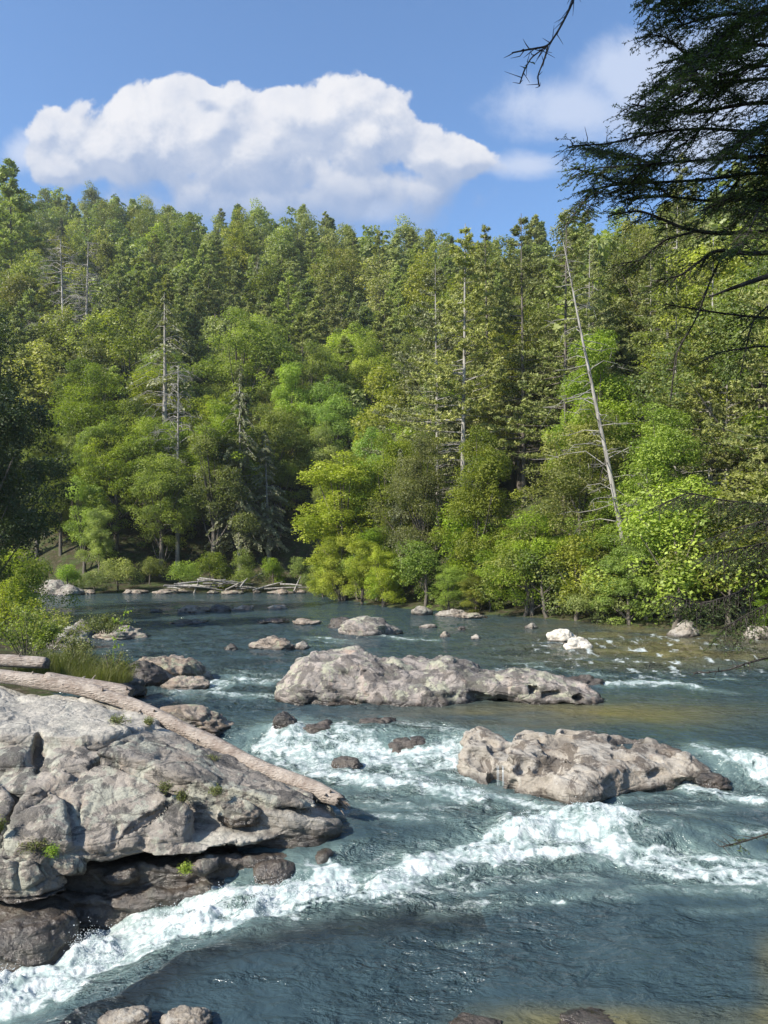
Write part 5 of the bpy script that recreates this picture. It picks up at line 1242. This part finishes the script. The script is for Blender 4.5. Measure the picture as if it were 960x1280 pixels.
# ------------------------------------------------------------------ sky, sun, camera
def build_haze():
    import bmesh
    bm = bmesh.new(); bmesh.ops.create_cube(bm, size=1); me = bpy.data.meshes.new('haze'); bm.to_mesh(me); bm.free()
    o = bpy.data.objects.new('haze', me); COL.objects.link(o); o.scale = (1440, 1460, 200); o.location = (0, 220, 95)
    m = bpy.data.materials.new('haze'); m.use_nodes = True; m.node_tree.nodes.clear(); t = NT(m.node_tree); out = t.node('ShaderNodeOutputMaterial')
    v = t.node('ShaderNodeVolumePrincipled'); v.inputs['Color'].default_value = (.80, .88, .95, 1); v.inputs['Density'].default_value = .0002; v.inputs['Anisotropy'].default_value = .2
    t.l.new(v.outputs[0], out.inputs['Volume']); me.materials.append(m); tag(o, kind='stuff')
SUN_EL = math.radians(37); SUN_DIR = Vector((-.84, -.54, 0)).normalized()
def build_sky():
    w = bpy.data.worlds.new('World'); scene.world = w; w.use_nodes = True; w.node_tree.nodes.clear(); t = NT(w.node_tree)
    out = t.node('ShaderNodeOutputWorld'); bg = t.node('ShaderNodeBackground'); bg.inputs[1].default_value = .095
    sky = t.node('ShaderNodeTexSky', sky_type='NISHITA'); sky.sun_disc = False; sky.sun_elevation = SUN_EL; sky.sun_rotation = math.atan2(SUN_DIR.x, SUN_DIR.y)
    sky.air_density = 1.0; sky.dust_density = .6; sky.ozone_density = 2.0
    g = t.node('ShaderNodeTexCoord').outputs['Generated']; sp = t.node('ShaderNodeSeparateXYZ'); t.l.new(g, sp.inputs[0])
    y = t.math('MAXIMUM', sp.outputs[1], .02); u = t.math('DIVIDE', sp.outputs[0], y); v = t.math('DIVIDE', sp.outputs[2], y)
    cb = t.node('ShaderNodeCombineXYZ'); t.l.new(u, cb.inputs[0]); t.l.new(v, cb.inputs[1]); uv = t.vmath('SUBTRACT', cb.outputs[0], (.022, 0, 0))
    def blobs(vec, L):
        best = None
        for (px, py, rx, ry) in L:
            q = t.vmath('SUBTRACT', vec, ((px - CX) / F, (HY - py) / F, 0)); q = t.vmath('MULTIPLY', q, (F / rx, F / ry, 0)); d = t.math('SUBTRACT', 1.0, t.vmath('LENGTH', q))
            best = d if best is None else t.math('SMOOTH_MAX', best, d, .18)
        return best
    cum = [(100, 185, 80, 55), (170, 185, 110, 75), (240, 165, 100, 80), (300, 195, 150, 90), (372, 150, 85, 72), (440, 180, 95, 72), (510, 190, 65, 48), (555, 192, 40, 25), (235, 118, 34, 20), (330, 262, 260, 85), (560, 200, 70, 30), (430, 235, 150, 50), (60, 210, 50, 40)]
    soft = [(690, 140, 110, 55), (770, 90, 90, 60), (640, 205, 70, 22), (840, 150, 110, 70), (450, 255, 60, 30), (900, 120, 90, 90), (10, 190, 30, 30)]
    def dens(vec):
        wv = t.node('ShaderNodeTexNoise'); t.set(wv.inputs['Vector'], vec); wv.inputs['Scale'].default_value = 12; wv.inputs['Detail'].default_value = 5
        dv_ = t.vmath('ADD', vec, t.vmath('SCALE', t.vmath('SUBTRACT', wv.outputs['Color'], (.5, .5, .5)), sc=.07))
        b1 = t.math('SUBTRACT', .45, t.vor(dv_, 9, 'F1')); b2 = t.math('SUBTRACT', .45, t.vor(dv_, 24, 'F1')); bil = t.math('ADD', t.math('MULTIPLY', b1, .75), t.math('MULTIPLY', b2, .30))
        n1 = t.noise(vec, 11, 9, .62, .25); n2 = t.noise(vec, 4.2, 4, .5)
        n = t.math('ADD', t.math('MULTIPLY', t.math('SUBTRACT', n1, .5), 1.25), t.math('MULTIPLY', t.math('SUBTRACT', n2, .5), .8))
        return t.math('ADD', t.math('ADD', blobs(vec, cum), bil), t.math('ADD', n, .10))
    d0 = dens(uv); d1 = dens(t.vmath('ADD', uv, (-.010, .020, 0))); 
    low = t.ramp(v, .40, .50)                       # base of the cloud thins out
    soften = t.ramp(v, .40, .56, .75, .15)
    a0 = t.ramp(t.math('DIVIDE', t.math('SUBTRACT', d0, .06), soften), 0, 1)
    n3 = t.noise(t.vmath('ADD', uv, (4.0, 2.0, 0)), 6, 7, .62, .4)
    ds = t.math('ADD', blobs(uv, soft), t.math('MULTIPLY', t.math('SUBTRACT', n3, .5), 2.2)); a1 = t.ramp(ds, -.12, .75, 0, .92)
    front = t.ramp(sp.outputs[1], .15, .3)
    n3c = t.noise(uv, 7, 4, .6)
    # lit where there is less cloud toward the light
    lit = t.ramp(t.math('SUBTRACT', d0, d1), -.18, .34)
    core = t.ramp(d0, .3, 1.3); hgt = t.ramp(v, .42, .60)
    shade = t.math('MULTIPLY', t.math('ADD', t.math('ADD', t.math('MULTIPLY', lit, .52), t.math('MULTIPLY', hgt, .30)), t.math('MULTIPLY', t.math('SUBTRACT', t.noise(uv, 16, 7, .62, .3), .42), 1.0)), t.ramp(t.math('ADD', v, t.math('MULTIPLY', n3c, .08)), .46, .585, .10, 1), clamp=True)
    cc = t.mix(shade, (1.75, 2.35, 3.6), (4.9, 4.9, 5.1))
    skyc = t.mix(1.0, sky.outputs[0], SKY_TINT, 'MULTIPLY')
    al0 = t.math('MULTIPLY', t.math('MULTIPLY', a0, front), t.math('ADD', .42, t.math('MULTIPLY', low, .58)))
    c = t.mix(t.math('MULTIPLY', a1, front), skyc, (3.3, 3.8, 4.9))
    c = t.mix(al0, c, cc)
    t.l.new(c, bg.inputs[0]); t.l.new(bg.outputs[0], out.inputs[0])
SKY_TINT = (.90, 1.10, 1.28)

build_ground(); build_water(); build_outcrop(); build_mid_rock(); build_right_rock(); build_left_details(); build_river_rocks()
protos(); build_forest(); build_hemlock(); build_haze(); build_sky()
for k in list(PROTO):      # meshes only live through their users
    pass
# fallen names: every mesh is real geometry
sl = bpy.data.lights.new('sun', 'SUN'); sl.energy = 4.7; sl.angle = math.radians(.5); sl.color = (1.0, .94, .84)
so = bpy.data.objects.new('sun', sl); COL.objects.link(so)
dv = SUN_DIR * math.cos(SUN_EL) + Vector((0, 0, math.sin(SUN_EL))); so.rotation_euler = dv.to_track_quat('Z', 'Y').to_euler(); so.location = dv * 100
cam = bpy.data.cameras.new('camera'); co = bpy.data.objects.new('camera', cam); COL.objects.link(co)
co.location = (0, 0, CZ); co.rotation_euler = (math.radians(90), 0, 0); cam.sensor_fit = 'VERTICAL'; cam.sensor_height = 24; cam.lens = 24 * F / 1280
cam.shift_y = (HY - 640) / 1280; cam.clip_start = .05; cam.clip_end = 3000
scene.camera = co
scene.view_settings.view_transform = 'Standard'; scene.view_settings.look = 'None'; scene.view_settings.gamma = 1; scene.view_settings.exposure = .95
scene.cycles.max_bounces = 6; scene.cycles.transparent_max_bounces = 4; scene.cycles.use_denoising = True
scene.cycles.diffuse_bounces = 3; scene.cycles.glossy_bounces = 3; scene.cycles.caustics_reflective = False; scene.cycles.caustics_refractive = False
